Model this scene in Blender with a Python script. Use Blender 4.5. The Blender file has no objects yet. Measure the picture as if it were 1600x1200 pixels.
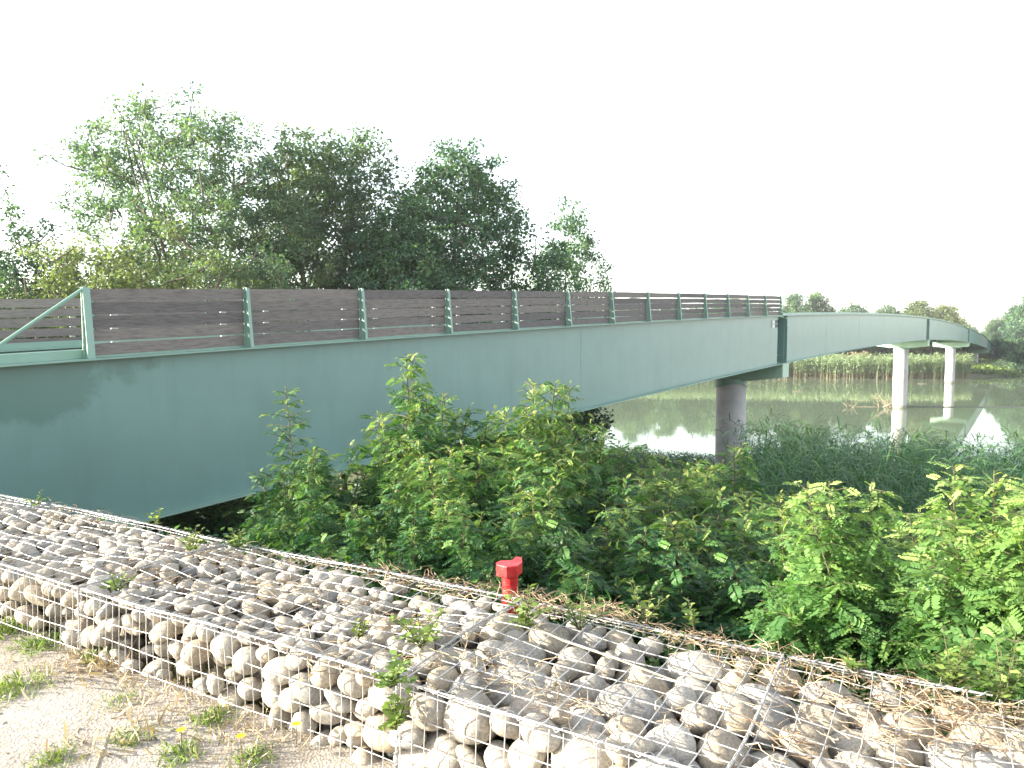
import bpy, math, random
import numpy as np
from mathutils import Vector, Matrix
random.seed(7); rng = np.random.default_rng(7)
sc = bpy.context.scene
COL = sc.collection
R = math.radians

# ---------------------------------------------------------------- camera, world, sun, exposure
F = 1156.0; PITCH = math.atan(74 / F)
cam = bpy.data.cameras.new('camera'); cam.sensor_width = 36; cam.lens = F / 1600 * 36
cam.clip_start = 0.05; cam.clip_end = 4000
co = bpy.data.objects.new('camera', cam); COL.objects.link(co)
co.location = (0, 0, 0); co.rotation_euler = (math.pi / 2 - PITCH, 0, 0); sc.camera = co

SUN_AZ = math.atan2(-.99, -.09); SUN_EL = R(14)
w = bpy.data.worlds.new('World'); sc.world = w; w.use_nodes = True
nt = w.node_tree; bg = nt.nodes['Background']
sky = nt.nodes.new('ShaderNodeTexSky'); sky.sky_type = 'NISHITA'; sky.sun_disc = False
sky.sun_elevation = SUN_EL; sky.sun_rotation = SUN_AZ
sky.air_density = 1.0; sky.dust_density = 1.5; sky.ozone_density = 1.0
hs = nt.nodes.new('ShaderNodeHueSaturation'); hs.inputs['Saturation'].default_value = .45
nt.links.new(sky.outputs[0], hs.inputs['Color']); nt.links.new(hs.outputs[0], bg.inputs[0])
bg.inputs[1].default_value = 0.12
sl = bpy.data.lights.new('sun', 'SUN'); sl.energy = 3.8; sl.angle = R(.5); sl.color = (1, .91, .74)
so = bpy.data.objects.new('sun', sl); COL.objects.link(so)
tosun = Vector((math.sin(SUN_AZ) * math.cos(SUN_EL), math.cos(SUN_AZ) * math.cos(SUN_EL), math.sin(SUN_EL)))
so.rotation_euler = tosun.to_track_quat('Z', 'Y').to_euler()
sc.view_settings.view_transform = 'Standard'; sc.view_settings.look = 'None'
sc.view_settings.exposure = 2.68; sc.view_settings.gamma = 1
sc.cycles.max_bounces = 6; sc.cycles.diffuse_bounces = 3; sc.cycles.transmission_bounces = 3
sc.cycles.transparent_max_bounces = 8

# ---------------------------------------------------------------- helpers
def un(x, y):
    u = (x - 800) / F; v = (600 - y) / F
    Y = math.cos(PITCH) + math.sin(PITCH) * v
    return u / Y, (-math.sin(PITCH) + v * math.cos(PITCH)) / Y
def at(x, y, Y):                       # the point at depth Y seen at pixel x, y of the photo
    u, m = un(x, y); return Vector((u * Y, Y, m * Y))

def tag(o, label=None, cat=None, group=None, kind=None):
    if label: o['label'] = label
    if cat: o['category'] = cat
    if group: o['group'] = group
    if kind: o['kind'] = kind
    return o
def link(name, me, mat=None, parent=None, loc=None):
    if mat is not None and not me.materials: me.materials.append(mat)
    o = bpy.data.objects.new(name, me); COL.objects.link(o)
    if parent: o.parent = parent
    if loc is not None: o.location = loc
    return o
def empty(name, loc=(0, 0, 0), rz=0):
    o = bpy.data.objects.new(name, None); COL.objects.link(o); o.location = loc
    o.rotation_euler = (0, 0, rz); o.empty_display_size = .2; return o
def polymesh(name, V, n, attr=None, smooth=False):
    """V: (k*n,3) vertices, k separate n-gons; attr: per-face float 'tone'"""
    V = np.ascontiguousarray(V, dtype=np.float32).reshape(-1, 3); k = len(V) // n
    me = bpy.data.meshes.new(name); me.vertices.add(len(V)); me.vertices.foreach_set('co', V.ravel())
    me.loops.add(len(V)); me.loops.foreach_set('vertex_index', np.arange(len(V), dtype=np.int32))
    me.polygons.add(k); me.polygons.foreach_set('loop_start', np.arange(0, len(V), n, dtype=np.int32))
    try: me.polygons.foreach_set('loop_total', np.full(k, n, dtype=np.int32))
    except Exception: pass
    if attr is not None:
        a = me.attributes.new('tone', 'FLOAT', 'FACE'); a.data.foreach_set('value', np.asarray(attr, dtype=np.float32))
    me.update(calc_edges=True); return me
def idxmesh(name, V, Fq, smooth=False, vattr=None):
    me = bpy.data.meshes.new(name); V = np.asarray(V, dtype=np.float32); Fq = np.asarray(Fq, dtype=np.int32)
    n = Fq.shape[1]; k = len(Fq)
    me.vertices.add(len(V)); me.vertices.foreach_set('co', V.ravel())
    me.loops.add(k * n); me.loops.foreach_set('vertex_index', Fq.ravel())
    me.polygons.add(k); me.polygons.foreach_set('loop_start', np.arange(0, k * n, n, dtype=np.int32))
    try: me.polygons.foreach_set('loop_total', np.full(k, n, dtype=np.int32))
    except Exception: pass
    me.polygons.foreach_set('use_smooth', np.full(k, bool(smooth)))
    if vattr is not None:
        a = me.attributes.new('tone', 'FLOAT', 'POINT'); a.data.foreach_set('value', np.asarray(vattr, dtype=np.float32))
    me.update(calc_edges=True); return me
class MB:                              # collects quads into one mesh
    def __init__(s): s.V = []; s.F = []; s.n = 0; s.T = []
    def add(s, V, Fq, tone=0.5):
        V = np.asarray(V, dtype=float).reshape(-1, 3); s.V.append(V); s.F.append(np.asarray(Fq) + s.n)
        s.T.append(np.full(len(V), tone)); s.n += len(V)
    def box(s, c8, tone=.5):           # 8 corners: bottom 4 ccw, top 4 ccw
        s.add(c8, [(0, 3, 2, 1), (4, 5, 6, 7), (0, 1, 5, 4), (1, 2, 6, 5), (2, 3, 7, 6), (3, 0, 4, 7)], tone)
    def tube(s, P, r, k=5, cap=True, tone=.5):
        P = np.asarray(P, dtype=float); m = len(P); r = np.broadcast_to(np.asarray(r, dtype=float), (m,))
        T = np.gradient(P, axis=0); T /= np.linalg.norm(T, axis=1)[:, None] + 1e-9
        up = np.array([0, 0, 1.]) if abs(T[:, 2]).mean() < .8 else np.array([1., 0, 0])
        A = np.cross(T, up); A /= np.linalg.norm(A, axis=1)[:, None] + 1e-9; B = np.cross(T, A)
        ang = np.arange(k) * 2 * math.pi / k
        V = P[:, None] + r[:, None, None] * (np.cos(ang)[None, :, None] * A[:, None] + np.sin(ang)[None, :, None] * B[:, None])
        Fq = [(i * k + j, i * k + (j + 1) % k, (i + 1) * k + (j + 1) % k, (i + 1) * k + j) for i in range(m - 1) for j in range(k)]
        s.add(V.reshape(-1, 3), Fq, tone)
    def build(s, name, mat, parent=None, smooth=False, tones=False, loc=None):
        me = idxmesh(name, np.concatenate(s.V), np.concatenate(s.F), smooth, np.concatenate(s.T) if tones else None)
        return link(name, me, mat, parent, loc)

# ---------------------------------------------------------------- materials
def mat(name):
    m = bpy.data.materials.new(name); m.use_nodes = True
    return m, m.node_tree, m.node_tree.nodes['Principled BSDF']
def N(nt, t, **kw):
    n = nt.nodes.new(t)
    for k, v in kw.items():
        if k in n.inputs: n.inputs[k].default_value = v
        else: setattr(n, k, v)
    return n
def ramp(nt, stops, src=None):
    r = nt.nodes.new('ShaderNodeValToRGB'); e = r.color_ramp.elements
    while len(e) < len(stops): e.new(.5)
    for i, (p, c) in enumerate(stops): e[i].position = p; e[i].color = (*c, 1) if len(c) == 3 else c
    if src is not None: nt.links.new(src, r.inputs[0])
    return r
def mixc(nt, a, b, fac, mode='MIX'):
    m = nt.nodes.new('ShaderNodeMix'); m.data_type = 'RGBA'; m.blend_type = mode
    for s, v in ((m.inputs[6], a), (m.inputs[7], b), (m.inputs[0], fac)):
        if isinstance(v, (int, float)): s.default_value = v
        elif isinstance(v, tuple): s.default_value = (*v, 1)
        else: nt.links.new(v, s)
    return m.outputs[2]
def coords(nt, kind='Object', scale=(1, 1, 1)):
    tc = nt.nodes.new('ShaderNodeTexCoord'); mp = nt.nodes.new('ShaderNodeMapping'); mp.inputs['Scale'].default_value = scale
    nt.links.new(tc.outputs[kind], mp.inputs[0]); return mp.outputs[0]
def noise(nt, vec, scale, detail=4, rough=.6):
    n = N(nt, 'ShaderNodeTexNoise', Scale=scale, Detail=detail, Roughness=rough)
    nt.links.new(vec, n.inputs['Vector']); return n.outputs['Fac']
def bump(nt, bs, h, strength=.4, dist=.01):
    b = N(nt, 'ShaderNodeBump', Strength=strength, Distance=dist); nt.links.new(h, b.inputs['Height'])
    nt.links.new(b.outputs[0], bs.inputs['Normal']); return b

def paint(name, c, dirt=(.10, .14, .10), rough=.42, dark_patch=False):
    m, nt, b = mat(name); v = coords(nt)
    n1 = noise(nt, v, .9, 6, .6); n2 = noise(nt, coords(nt, 'Object', (1, 1, .12)), 3.0, 5, .6)
    r1 = ramp(nt, [(.40, (0, 0, 0)), (.75, (1, 1, 1))], n1); r2 = ramp(nt, [(.50, (0, 0, 0)), (.78, (1, 1, 1))], n2)
    mu = N(nt, 'ShaderNodeMath', operation='MULTIPLY'); nt.links.new(r1.outputs[0], mu.inputs[0]); mu.inputs[1].default_value = .35
    col = mixc(nt, c, dirt, mu.outputs[0])
    mu2 = N(nt, 'ShaderNodeMath', operation='MULTIPLY'); nt.links.new(r2.outputs[0], mu2.inputs[0]); mu2.inputs[1].default_value = .30
    col = mixc(nt, col, dirt, mu2.outputs[0])
    if dark_patch:                          # darker green patch on the plate near the landing
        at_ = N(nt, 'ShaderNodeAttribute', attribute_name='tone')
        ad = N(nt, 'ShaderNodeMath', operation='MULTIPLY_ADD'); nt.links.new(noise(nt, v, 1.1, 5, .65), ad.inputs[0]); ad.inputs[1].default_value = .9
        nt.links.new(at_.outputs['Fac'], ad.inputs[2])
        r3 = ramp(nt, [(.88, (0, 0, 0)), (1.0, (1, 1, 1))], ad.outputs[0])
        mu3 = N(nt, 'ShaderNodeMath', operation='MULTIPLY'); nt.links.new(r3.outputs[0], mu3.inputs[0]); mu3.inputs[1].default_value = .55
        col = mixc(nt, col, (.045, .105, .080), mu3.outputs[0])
    nt.links.new(col, b.inputs['Base Color']); b.inputs['Roughness'].default_value = rough
    bump(nt, b, noise(nt, v, 1.3, 3), .12, .02)
    return m
M = {}
M['green'] = paint('green_paint', (.125, .225, .205), dirt=(.085,.15,.13), rough=.36, dark_patch=True)
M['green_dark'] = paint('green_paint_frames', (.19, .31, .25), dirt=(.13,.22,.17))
M['green_pale'] = paint('green_paint_pale', (.30, .45, .34), dirt=(.2, .3, .2))

def wood():
    m, nt, b = mat('weathered_wood'); v = coords(nt, 'Object', (1, 1, 1))
    at_ = N(nt, 'ShaderNodeAttribute', attribute_name='tone')
    wv = N(nt, 'ShaderNodeTexWave', Scale=1.0, Distortion=7.0, Detail=4.0); wv.inputs['Detail Scale'].default_value = .55; wv.inputs['Detail Roughness'].default_value = .6
    wv.bands_direction = 'Y'; nt.links.new(coords(nt, 'UV'), wv.inputs['Vector'])
    c = ramp(nt, [(.05, (.082, .072, .070)), (.45, (.150, .135, .130)), (.95, (.24, .22, .205))], wv.outputs['Fac']).outputs[0]
    sn_ = noise(nt, coords(nt, 'UV', (.8, .35, 1)), 2.5, 6, .7)
    c = mixc(nt, c, ramp(nt, [(.35, (.55, .50, .50)), (.55, (1.05, 1.03, 1.0))], sn_).outputs[0], .8, 'MULTIPLY')
    t = ramp(nt, [(0, (.75, .72, .75)), (1, (1.25, 1.2, 1.15))], at_.outputs['Fac']).outputs[0]
    c = mixc(nt, c, t, 1.0, 'MULTIPLY'); nt.links.new(c, b.inputs['Base Color'])
    b.inputs['Roughness'].default_value = .8; bump(nt, b, wv.outputs['Fac'], .35, .003); return m
M['wood'] = wood()
def concrete():
    m, nt, b = mat('pier_concrete'); v = coords(nt)
    a = noise(nt, v, 1.2, 6); s = noise(nt, coords(nt, 'Object', (2, 2, .15)), 1.5, 5)
    c = ramp(nt, [(.3, (.36, .34, .35)), (.7, (.52, .49, .49))], a).outputs[0]
    d = ramp(nt, [(.5, (1, 1, 1)), (.75, (.62, .6, .58))], s).outputs[0]
    sp = N(nt, 'ShaderNodeSeparateXYZ'); nt.links.new(v, sp.inputs[0])
    am = N(nt, 'ShaderNodeMath', operation='MULTIPLY_ADD'); nt.links.new(a, am.inputs[0]); am.inputs[1].default_value = 1.0; nt.links.new(sp.outputs['Z'], am.inputs[2])
    mr = N(nt, 'ShaderNodeMapRange'); mr.inputs[1].default_value = -8.6; mr.inputs[2].default_value = -8.25; nt.links.new(am.outputs[0], mr.inputs[0])
    cc = mixc(nt, c, d, .7, 'MULTIPLY'); cc = mixc(nt, mixc(nt, cc, (.45, .45, .36), 1.0, 'MULTIPLY'), cc, mr.outputs[0])
    nt.links.new(cc, b.inputs['Base Color']); b.inputs['Roughness'].default_value = .85
    bump(nt, b, noise(nt, v, 14, 5), .25, .01); return m
M['concrete'] = concrete()
def stone():
    m, nt, b = mat('river_cobble'); v = coords(nt)
    oi = N(nt, 'ShaderNodeObjectInfo'); at_ = N(nt, 'ShaderNodeAttribute', attribute_name='tone')
    ad = N(nt, 'ShaderNodeMath', operation='ADD'); nt.links.new(oi.outputs['Random'], ad.inputs[0]); nt.links.new(at_.outputs['Fac'], ad.inputs[1])
    fr = N(nt, 'ShaderNodeMath', operation='FRACT'); nt.links.new(ad.outputs[0], fr.inputs[0])
    base = ramp(nt, [(0, (.37, .315, .24)), (.2, (.32, .30, .27)), (.4, (.43, .39, .325)), (.55, (.36, .30, .22)), (.75, (.23, .225, .215)), (.9, (.46, .435, .39)), (1, (.34, .29, .235))], fr.outputs[0]).outputs[0]
    off = N(nt, 'ShaderNodeVectorMath', operation='ADD'); nt.links.new(v, off.inputs[0]); nt.links.new(fr.outputs[0], off.inputs[1])
    n1 = noise(nt, off.outputs[0], 9, 7, .7); n2 = noise(nt, off.outputs[0], 60, 4, .6)
    c = mixc(nt, base, ramp(nt, [(.35, (.50, .48, .46)), (.6, (1.15, 1.13, 1.08))], n1).outputs[0], .85, 'MULTIPLY')
    c = mixc(nt, c, ramp(nt, [(.54, (1, 1, 1)), (.64, (.42, .40, .38))], n2).outputs[0], .6, 'MULTIPLY')
    n3 = noise(nt, off.outputs[0], 22, 6, .75)
    c = mixc(nt, c, (.12, .105, .085), ramp(nt, [(.56, (0, 0, 0)), (.70, (.7, .7, .7))], n3).outputs[0])
    nt.links.new(c, b.inputs['Base Color']); b.inputs['Roughness'].default_value = .75
    bump(nt, b, n1, .35, .015); return m
M['stone'] = stone()
def wire():
    m, nt, b = mat('galvanised_wire'); v = coords(nt)
    c = ramp(nt, [(.4, (.30, .30, .30)), (.62, (.42, .41, .40)), (.75, (.24, .18, .13))], noise(nt, v, 5, 6)).outputs[0]
    nt.links.new(c, b.inputs['Base Color']); b.inputs['Metallic'].default_value = .35; b.inputs['Roughness'].default_value = .5; return m
M['wire'] = wire()
def leafmat(name, stops, trans=.35, rough=.5, tint=None, hue=.012):
    m, nt, b = mat(name)
    at_ = N(nt, 'ShaderNodeAttribute', attribute_name='tone')
    oi = N(nt, 'ShaderNodeObjectInfo')
    c = ramp(nt, stops, at_.outputs['Fac']).outputs[0]
    h = N(nt, 'ShaderNodeHueSaturation'); mr = N(nt, 'ShaderNodeMapRange'); mr.inputs[3].default_value = .5 - hue; mr.inputs[4].default_value = .5 + hue
    nt.links.new(oi.outputs['Random'], mr.inputs[0]); nt.links.new(mr.outputs[0], h.inputs['Hue']); nt.links.new(c, h.inputs['Color']); c = h.outputs[0]
    nt.links.new(c, b.inputs['Base Color']); b.inputs['Roughness'].default_value = rough
    b.inputs['Specular IOR Level'].default_value = .35
    tr = N(nt, 'ShaderNodeBsdfTranslucent')
    tc = mixc(nt, c, (1.25, 1.35, .6), 1.0, 'MULTIPLY'); nt.links.new(tc, tr.inputs[0])
    mx = N(nt, 'ShaderNodeMixShader'); mx.inputs[0].default_value = trans
    nt.links.new(b.outputs[0], mx.inputs[1]); nt.links.new(tr.outputs[0], mx.inputs[2])
    nt.links.new(mx.outputs[0], nt.nodes['Material Output'].inputs[0]); return m
M['leaf_bright'] = leafmat('sunlit_pinnate_leaf', [(0, (.04, .115, .035)), (.4, (.09, .19, .055)), (.75, (.19, .31, .085)), (1, (.36, .43, .15))], .4, hue=.01)  # brighter copy of the leaf, strong sunlight put into its colour
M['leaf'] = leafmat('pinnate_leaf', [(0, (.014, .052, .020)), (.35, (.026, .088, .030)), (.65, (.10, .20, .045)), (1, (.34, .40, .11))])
M['treeleaf'] = leafmat('tree_leaf', [(0, (.050, .092, .072)), (.5, (.08, .142, .095)), (1, (.17, .23, .12))], .45)
M['treeleaf_dark'] = leafmat('dark_tree_leaf', [(0, (.034, .074, .052)), (.5, (.062, .130, .076)), (1, (.14, .22, .09))], .45)
M['treeleaf_pale'] = leafmat('pale_tree_leaf', [(0, (.07, .10, .045)), (.5, (.11, .15, .06)), (1, (.19, .22, .10))], .4)
M['rustleaf'] = leafmat('brownish_leaf', [(0, (.12, .10, .06)), (.5, (.20, .16, .10)), (1, (.27, .22, .14))], .3)
M['reed'] = leafmat('reed_leaf', [(0, (.018, .062, .026)), (.5, (.034, .105, .038)), (1, (.10, .18, .055))], .3)
M['farreed'] = leafmat('far_reed_leaf', [(0, (.23, .20, .12)), (.10, (.22, .22, .13)), (.2, (.17, .22, .11)), (1, (.26, .34, .19))], .3, hue=0)
M['weed'] = leafmat('weed_leaf', [(0, (.07, .12, .03)), (.5, (.13, .20, .05)), (1, (.22, .28, .08))], .35)
M['straw'] = leafmat('dry_straw', [(0, (.13, .085, .05)), (.5, (.30, .22, .14)), (1, (.48, .40, .28))], .15, .8, hue=.01)
M['flower'] = leafmat('yellow_petal', [(0, (.75, .58, .02)), (1, (.8, .65, .05))], .3, hue=0)
def bark(name='bark', a=(.07, .055, .04), c2=(.16, .13, .10)):
    m, nt, b = mat(name); n = noise(nt, coords(nt, 'Object', (4, 4, .6)), 3, 6)
    nt.links.new(ramp(nt, [(.35, a), (.65, c2)], n).outputs[0], b.inputs['Base Color']); b.inputs['Roughness'].default_value = .9
    bump(nt, b, n, .5, .02); return m
M['bark'] = bark(); M['stem'] = bark('brown_stem', (.045, .04, .02), (.09, .085, .04)); M['deadwood'] = bark('dead_wood', (.16, .13, .09), (.32, .28, .20))
def red():
    m, nt, b = mat('red_paint'); v = coords(nt)
    n = noise(nt, v, 30, 5); n2 = noise(nt, v, 140, 2)
    c = ramp(nt, [(.3, (.42, .018, .020)), (.55, (.58, .026, .028)), (.75, (.62, .06, .055))], n).outputs[0]
    c = mixc(nt, c, (.75, .55, .52), ramp(nt, [(.69, (0, 0, 0)), (.73, (1, 1, 1))], n2).outputs[0])
    nt.links.new(c, b.inputs['Base Color']); b.inputs['Roughness'].default_value = .38; bump(nt, b, n, .2, .003); return m
M['red'] = red()
def ground():
    m, nt, b = mat('bank_soil'); v = coords(nt)
    n1 = noise(nt, v, .6, 8); n2 = noise(nt, v, 9, 6)
    c = ramp(nt, [(.3, (.055, .070, .030)), (.5, (.10, .115, .045)), (.7, (.16, .14, .08))], n1).outputs[0]
    c = mixc(nt, c, ramp(nt, [(.3, (.6, .6, .6)), (.7, (1.3, 1.25, 1.1))], n2).outputs[0], .8, 'MULTIPLY')
    nt.links.new(c, b.inputs['Base Color']); b.inputs['Roughness'].default_value = .95; bump(nt, b, n2, .7, .05); return m
M['ground'] = ground()
def sand():
    m, nt, b = mat('sandy_gravel'); v = coords(nt)
    n1 = noise(nt, v, 1.6, 8, .6); n2 = noise(nt, v, 38, 5, .7); vo = N(nt, 'ShaderNodeTexVoronoi', Scale=85.0); nt.links.new(v, vo.inputs['Vector'])
    c = ramp(nt, [(.28, (.19, .165, .13)), (.48, (.29, .265, .235)), (.7, (.35, .33, .305))], n1).outputs[0]
    c = mixc(nt, c, ramp(nt, [(.3, (.55, .53, .5)), (.6, (1.1, 1.08, 1.05))], n2).outputs[0], .7, 'MULTIPLY')
    g = mixc(nt, (.75, .72, .7), (1.25, 1.2, 1.15), vo.outputs['Color']); c = mixc(nt, c, g, .6, 'MULTIPLY')
    nt.links.new(c, b.inputs['Base Color']); b.inputs['Roughness'].default_value = .95
    b1 = N(nt, 'ShaderNodeBump', Strength=.7, Distance=.012); nt.links.new(n2, b1.inputs['Height'])
    b2 = N(nt, 'ShaderNodeBump', Strength=.5, Distance=.006); nt.links.new(vo.outputs['Distance'], b2.inputs['Height']); nt.links.new(b1.outputs[0], b2.inputs['Normal'])
    nt.links.new(b2.outputs[0], b.inputs['Normal']); return m
M['sand'] = sand()
def water():
    m, nt, b = mat('murky_water'); v = coords(nt, 'Object', (1, 1, 1))
    b.inputs['Base Color'].default_value = (.125, .165, .105, 1); b.inputs['Roughness'].default_value = .03; b.inputs['IOR'].default_value = 1.33
    n = noise(nt, v, .35, 4, .5); n2 = noise(nt, v, 2.2, 3, .5)
    b1 = N(nt, 'ShaderNodeBump', Strength=.06, Distance=.05); nt.links.new(n, b1.inputs['Height'])
    b2 = N(nt, 'ShaderNodeBump', Strength=.06, Distance=.012); nt.links.new(n2, b2.inputs['Height']); nt.links.new(b1.outputs[0], b2.inputs['Normal'])
    nt.links.new(b2.outputs[0], b.inputs['Normal']); return m
M['water'] = water()
def flat(name, c, rough=.6):
    m, nt, b = mat(name); v = coords(nt); n = noise(nt, v, 8, 4)
    nt.links.new(ramp(nt, [(.3, tuple(x * .8 for x in c)), (.7, c)], n).outputs[0], b.inputs['Base Color']); b.inputs['Roughness'].default_value = rough; return m
M['white'] = flat('hole_light_plate', (.75, .76, .72)); M['black'] = flat('hole_shade_plate', (.03, .035, .035)); M['cable'] = flat('dark_rope', (.10, .11, .09))
M['boltsteel'] = flat('galvanised_bolt', (.38, .40, .37), .6)

# ---------------------------------------------------------------- terrain
WL = -10.0                                     # water level
NW = (.4989, .8667); AW = (-.8667, .4989)      # across / along the gabion wall
QX = np.array([-400, -60, 2.92, 3.04, 3.35, 4, 5, 6.5, 9, 14, 24, 38, 50, 56, 60, 75, 900]); QZ = np.array([-1.66, -1.66, -1.66, -1.46, -1.60, -2.25, -2.95, -3.7, -4.5, -5.7, -7.3, -8.8, -9.5, -9.95, -10.3, -12, -12])
def vnoise(x, y):
    return (np.sin(x * .9 + 1.3 * np.sin(y * .7)) + np.sin(y * 1.1 + 1.7 * np.sin(x * .6 + 2))) * .5
def ground_z(X, Y):
    X = np.asarray(X, dtype=float); Y = np.asarray(Y, dtype=float)
    q = NW[0] * X + NW[1] * Y
    near = np.interp(q, QX, QZ) + np.clip((q - 3.3) / 6, 0, 1) * (.12 * vnoise(X, Y) + .25 * vnoise(X * .25, Y * .25)) * np.clip((60 - q) / 20, 0, 1)
    d = Y - (180 + 4 * np.sin(X * .05) + np.clip((X - 105) * .3, 0, 14)) + np.clip(-X - 10, 0, 1e9) * .25
    far = np.interp(d, [-40, -4, 0, 3, 12, 60, 800], [-13, -10.6, -10.0, -9.6, -9.0, -8.2, -7.5])
    return np.maximum(near, far)
def terr_axis(lo, hi, dense_lo, dense_hi, step, grow=1.12):
    a = list(np.arange(dense_lo, dense_hi, step)); x = dense_hi; s = step
    while x < hi: a.append(x); s *= grow; x += min(s, 60)
    a.append(hi); x = dense_lo; s = step; b = []
    while x > lo: s *= grow; x -= min(s, 60); b.append(max(x, lo))
    return np.array(sorted(set(np.round(b + a, 3))))
# axes follow the wall: a along, q across
ax = terr_axis(-900, 900, -6, 14, .3); qx = terr_axis(-120, 900, -2, 12, .12, 1.08)
ax = np.unique(np.concatenate([ax, np.arange(-300, 60, 4.)])); qx = np.unique(np.concatenate([qx, np.arange(20, 260, 2.5)]))
A, Q = np.meshgrid(ax, qx, indexing='ij'); X = A * AW[0] + Q * NW[0]; Y = A * AW[1] + Q * NW[1]; Z = ground_z(X, Y)
na, nq = A.shape; idx = np.arange(na * nq).reshape(na, nq)
Fq = np.stack([idx[:-1, :-1], idx[:-1, 1:], idx[1:, 1:], idx[1:, :-1]], -1).reshape(-1, 4)
tag(link('ground', idxmesh('ground', np.stack([X, Y, Z], -1).reshape(-1, 3), Fq, True), M['ground']), kind='structure')
# sandy path the camera stands on
ax = np.arange(-8, 14, .12); qx = np.arange(-6, 2.2, .08); A, Q = np.meshgrid(ax, qx, indexing='ij')
X = A * AW[0] + Q * NW[0]; Y = A * AW[1] + Q * NW[1]
Z = -1.655 + .012 * vnoise(X * 3, Y * 3) + .02 * np.clip((Q - 1.6) / .5, 0, 1) + .006 * rng.random(X.shape)
na, nq = A.shape; idx = np.arange(na * nq).reshape(na, nq); Fq = np.stack([idx[:-1, :-1], idx[:-1, 1:], idx[1:, 1:], idx[1:, :-1]], -1).reshape(-1, 4)
tag(link('path', idxmesh('path', np.stack([X, Y, Z], -1).reshape(-1, 3), Fq, True), M['sand']), kind='structure')
wv = np.array([(-700, -60, WL), (900, -60, WL), (900, 700, WL), (-700, 700, WL)])
tag(link('water', idxmesh('water', wv, [(0, 1, 2, 3)]), M['water']), kind='structure')

# ---------------------------------------------------------------- the bridge
TH = math.atan(.717); CS, SN = math.cos(TH), math.sin(TH)
def bp(s, p, z): return (s * SN - p * CS, s * CS + p * SN, z)       # s along the bridge, p across (12.8 near edge .. 19.6)
PC = np.array([5.97071630e-10, -1.56851882e-07, -2.01738315e-04, 5.18941008e-02, -6.65390056e-01])
def zt(s):
    s = np.asarray(s, dtype=float); return np.polyval(PC, s) - np.clip(s - 235, 0, 200) ** 2 * .00055
P0, P1, PM = 12.8, 19.6, 16.2; DEP = 2.95
SE = 298.0; S0 = -7.0
def sweep(mb, s0, s1, prof, step=3.0, tone=.5):
    """prof: closed list of (p, dz) below/above flange top, swept along the bridge"""
    n = max(2, int((s1 - s0) / step) + 1); ss = np.linspace(s0, s1, n); k = len(prof); V = []
    for s in ss:
        z = float(zt(s))
        for p, dz in prof: V.append(bp(s, p, z + dz))
    Fq = [(i * k + j, i * k + (j + 1) % k, (i + 1) * k + (j + 1) % k, (i + 1) * k + j) for i in range(n - 1) for j in range(k)]
    if k == 4: Fq += [(3, 2, 1, 0), tuple((n - 1) * k + j for j in range(4))]
    mb.add(V, Fq, tone)
def rect(p0, p1, z0, z1): return [(p0, z0), (p1, z0), (p1, z1), (p0, z1)]
bridge = empty('footbridge', bp(0, PM, float(zt(0))))
tag(bridge, 'long green steel footbridge with plank railings arching across the river on round piers', 'bridge')
BI = Matrix.Translation(-Vector(bridge.location))
def bpart(mb, name, m, parent=None, tones=False, smooth=False, label=None):
    V = np.concatenate(mb.V); V = V - np.array(bridge.location)
    me = idxmesh(name, V, np.concatenate(mb.F), smooth, np.concatenate(mb.T) if tones else None)
    o = link(name, me, m, parent or bridge)
    if label: o['label'] = label
    return o
PIERS = [46.8, 116.6, 185.5, 255.0]
def recess(s): return (s - 1.15, s + .25)
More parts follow.
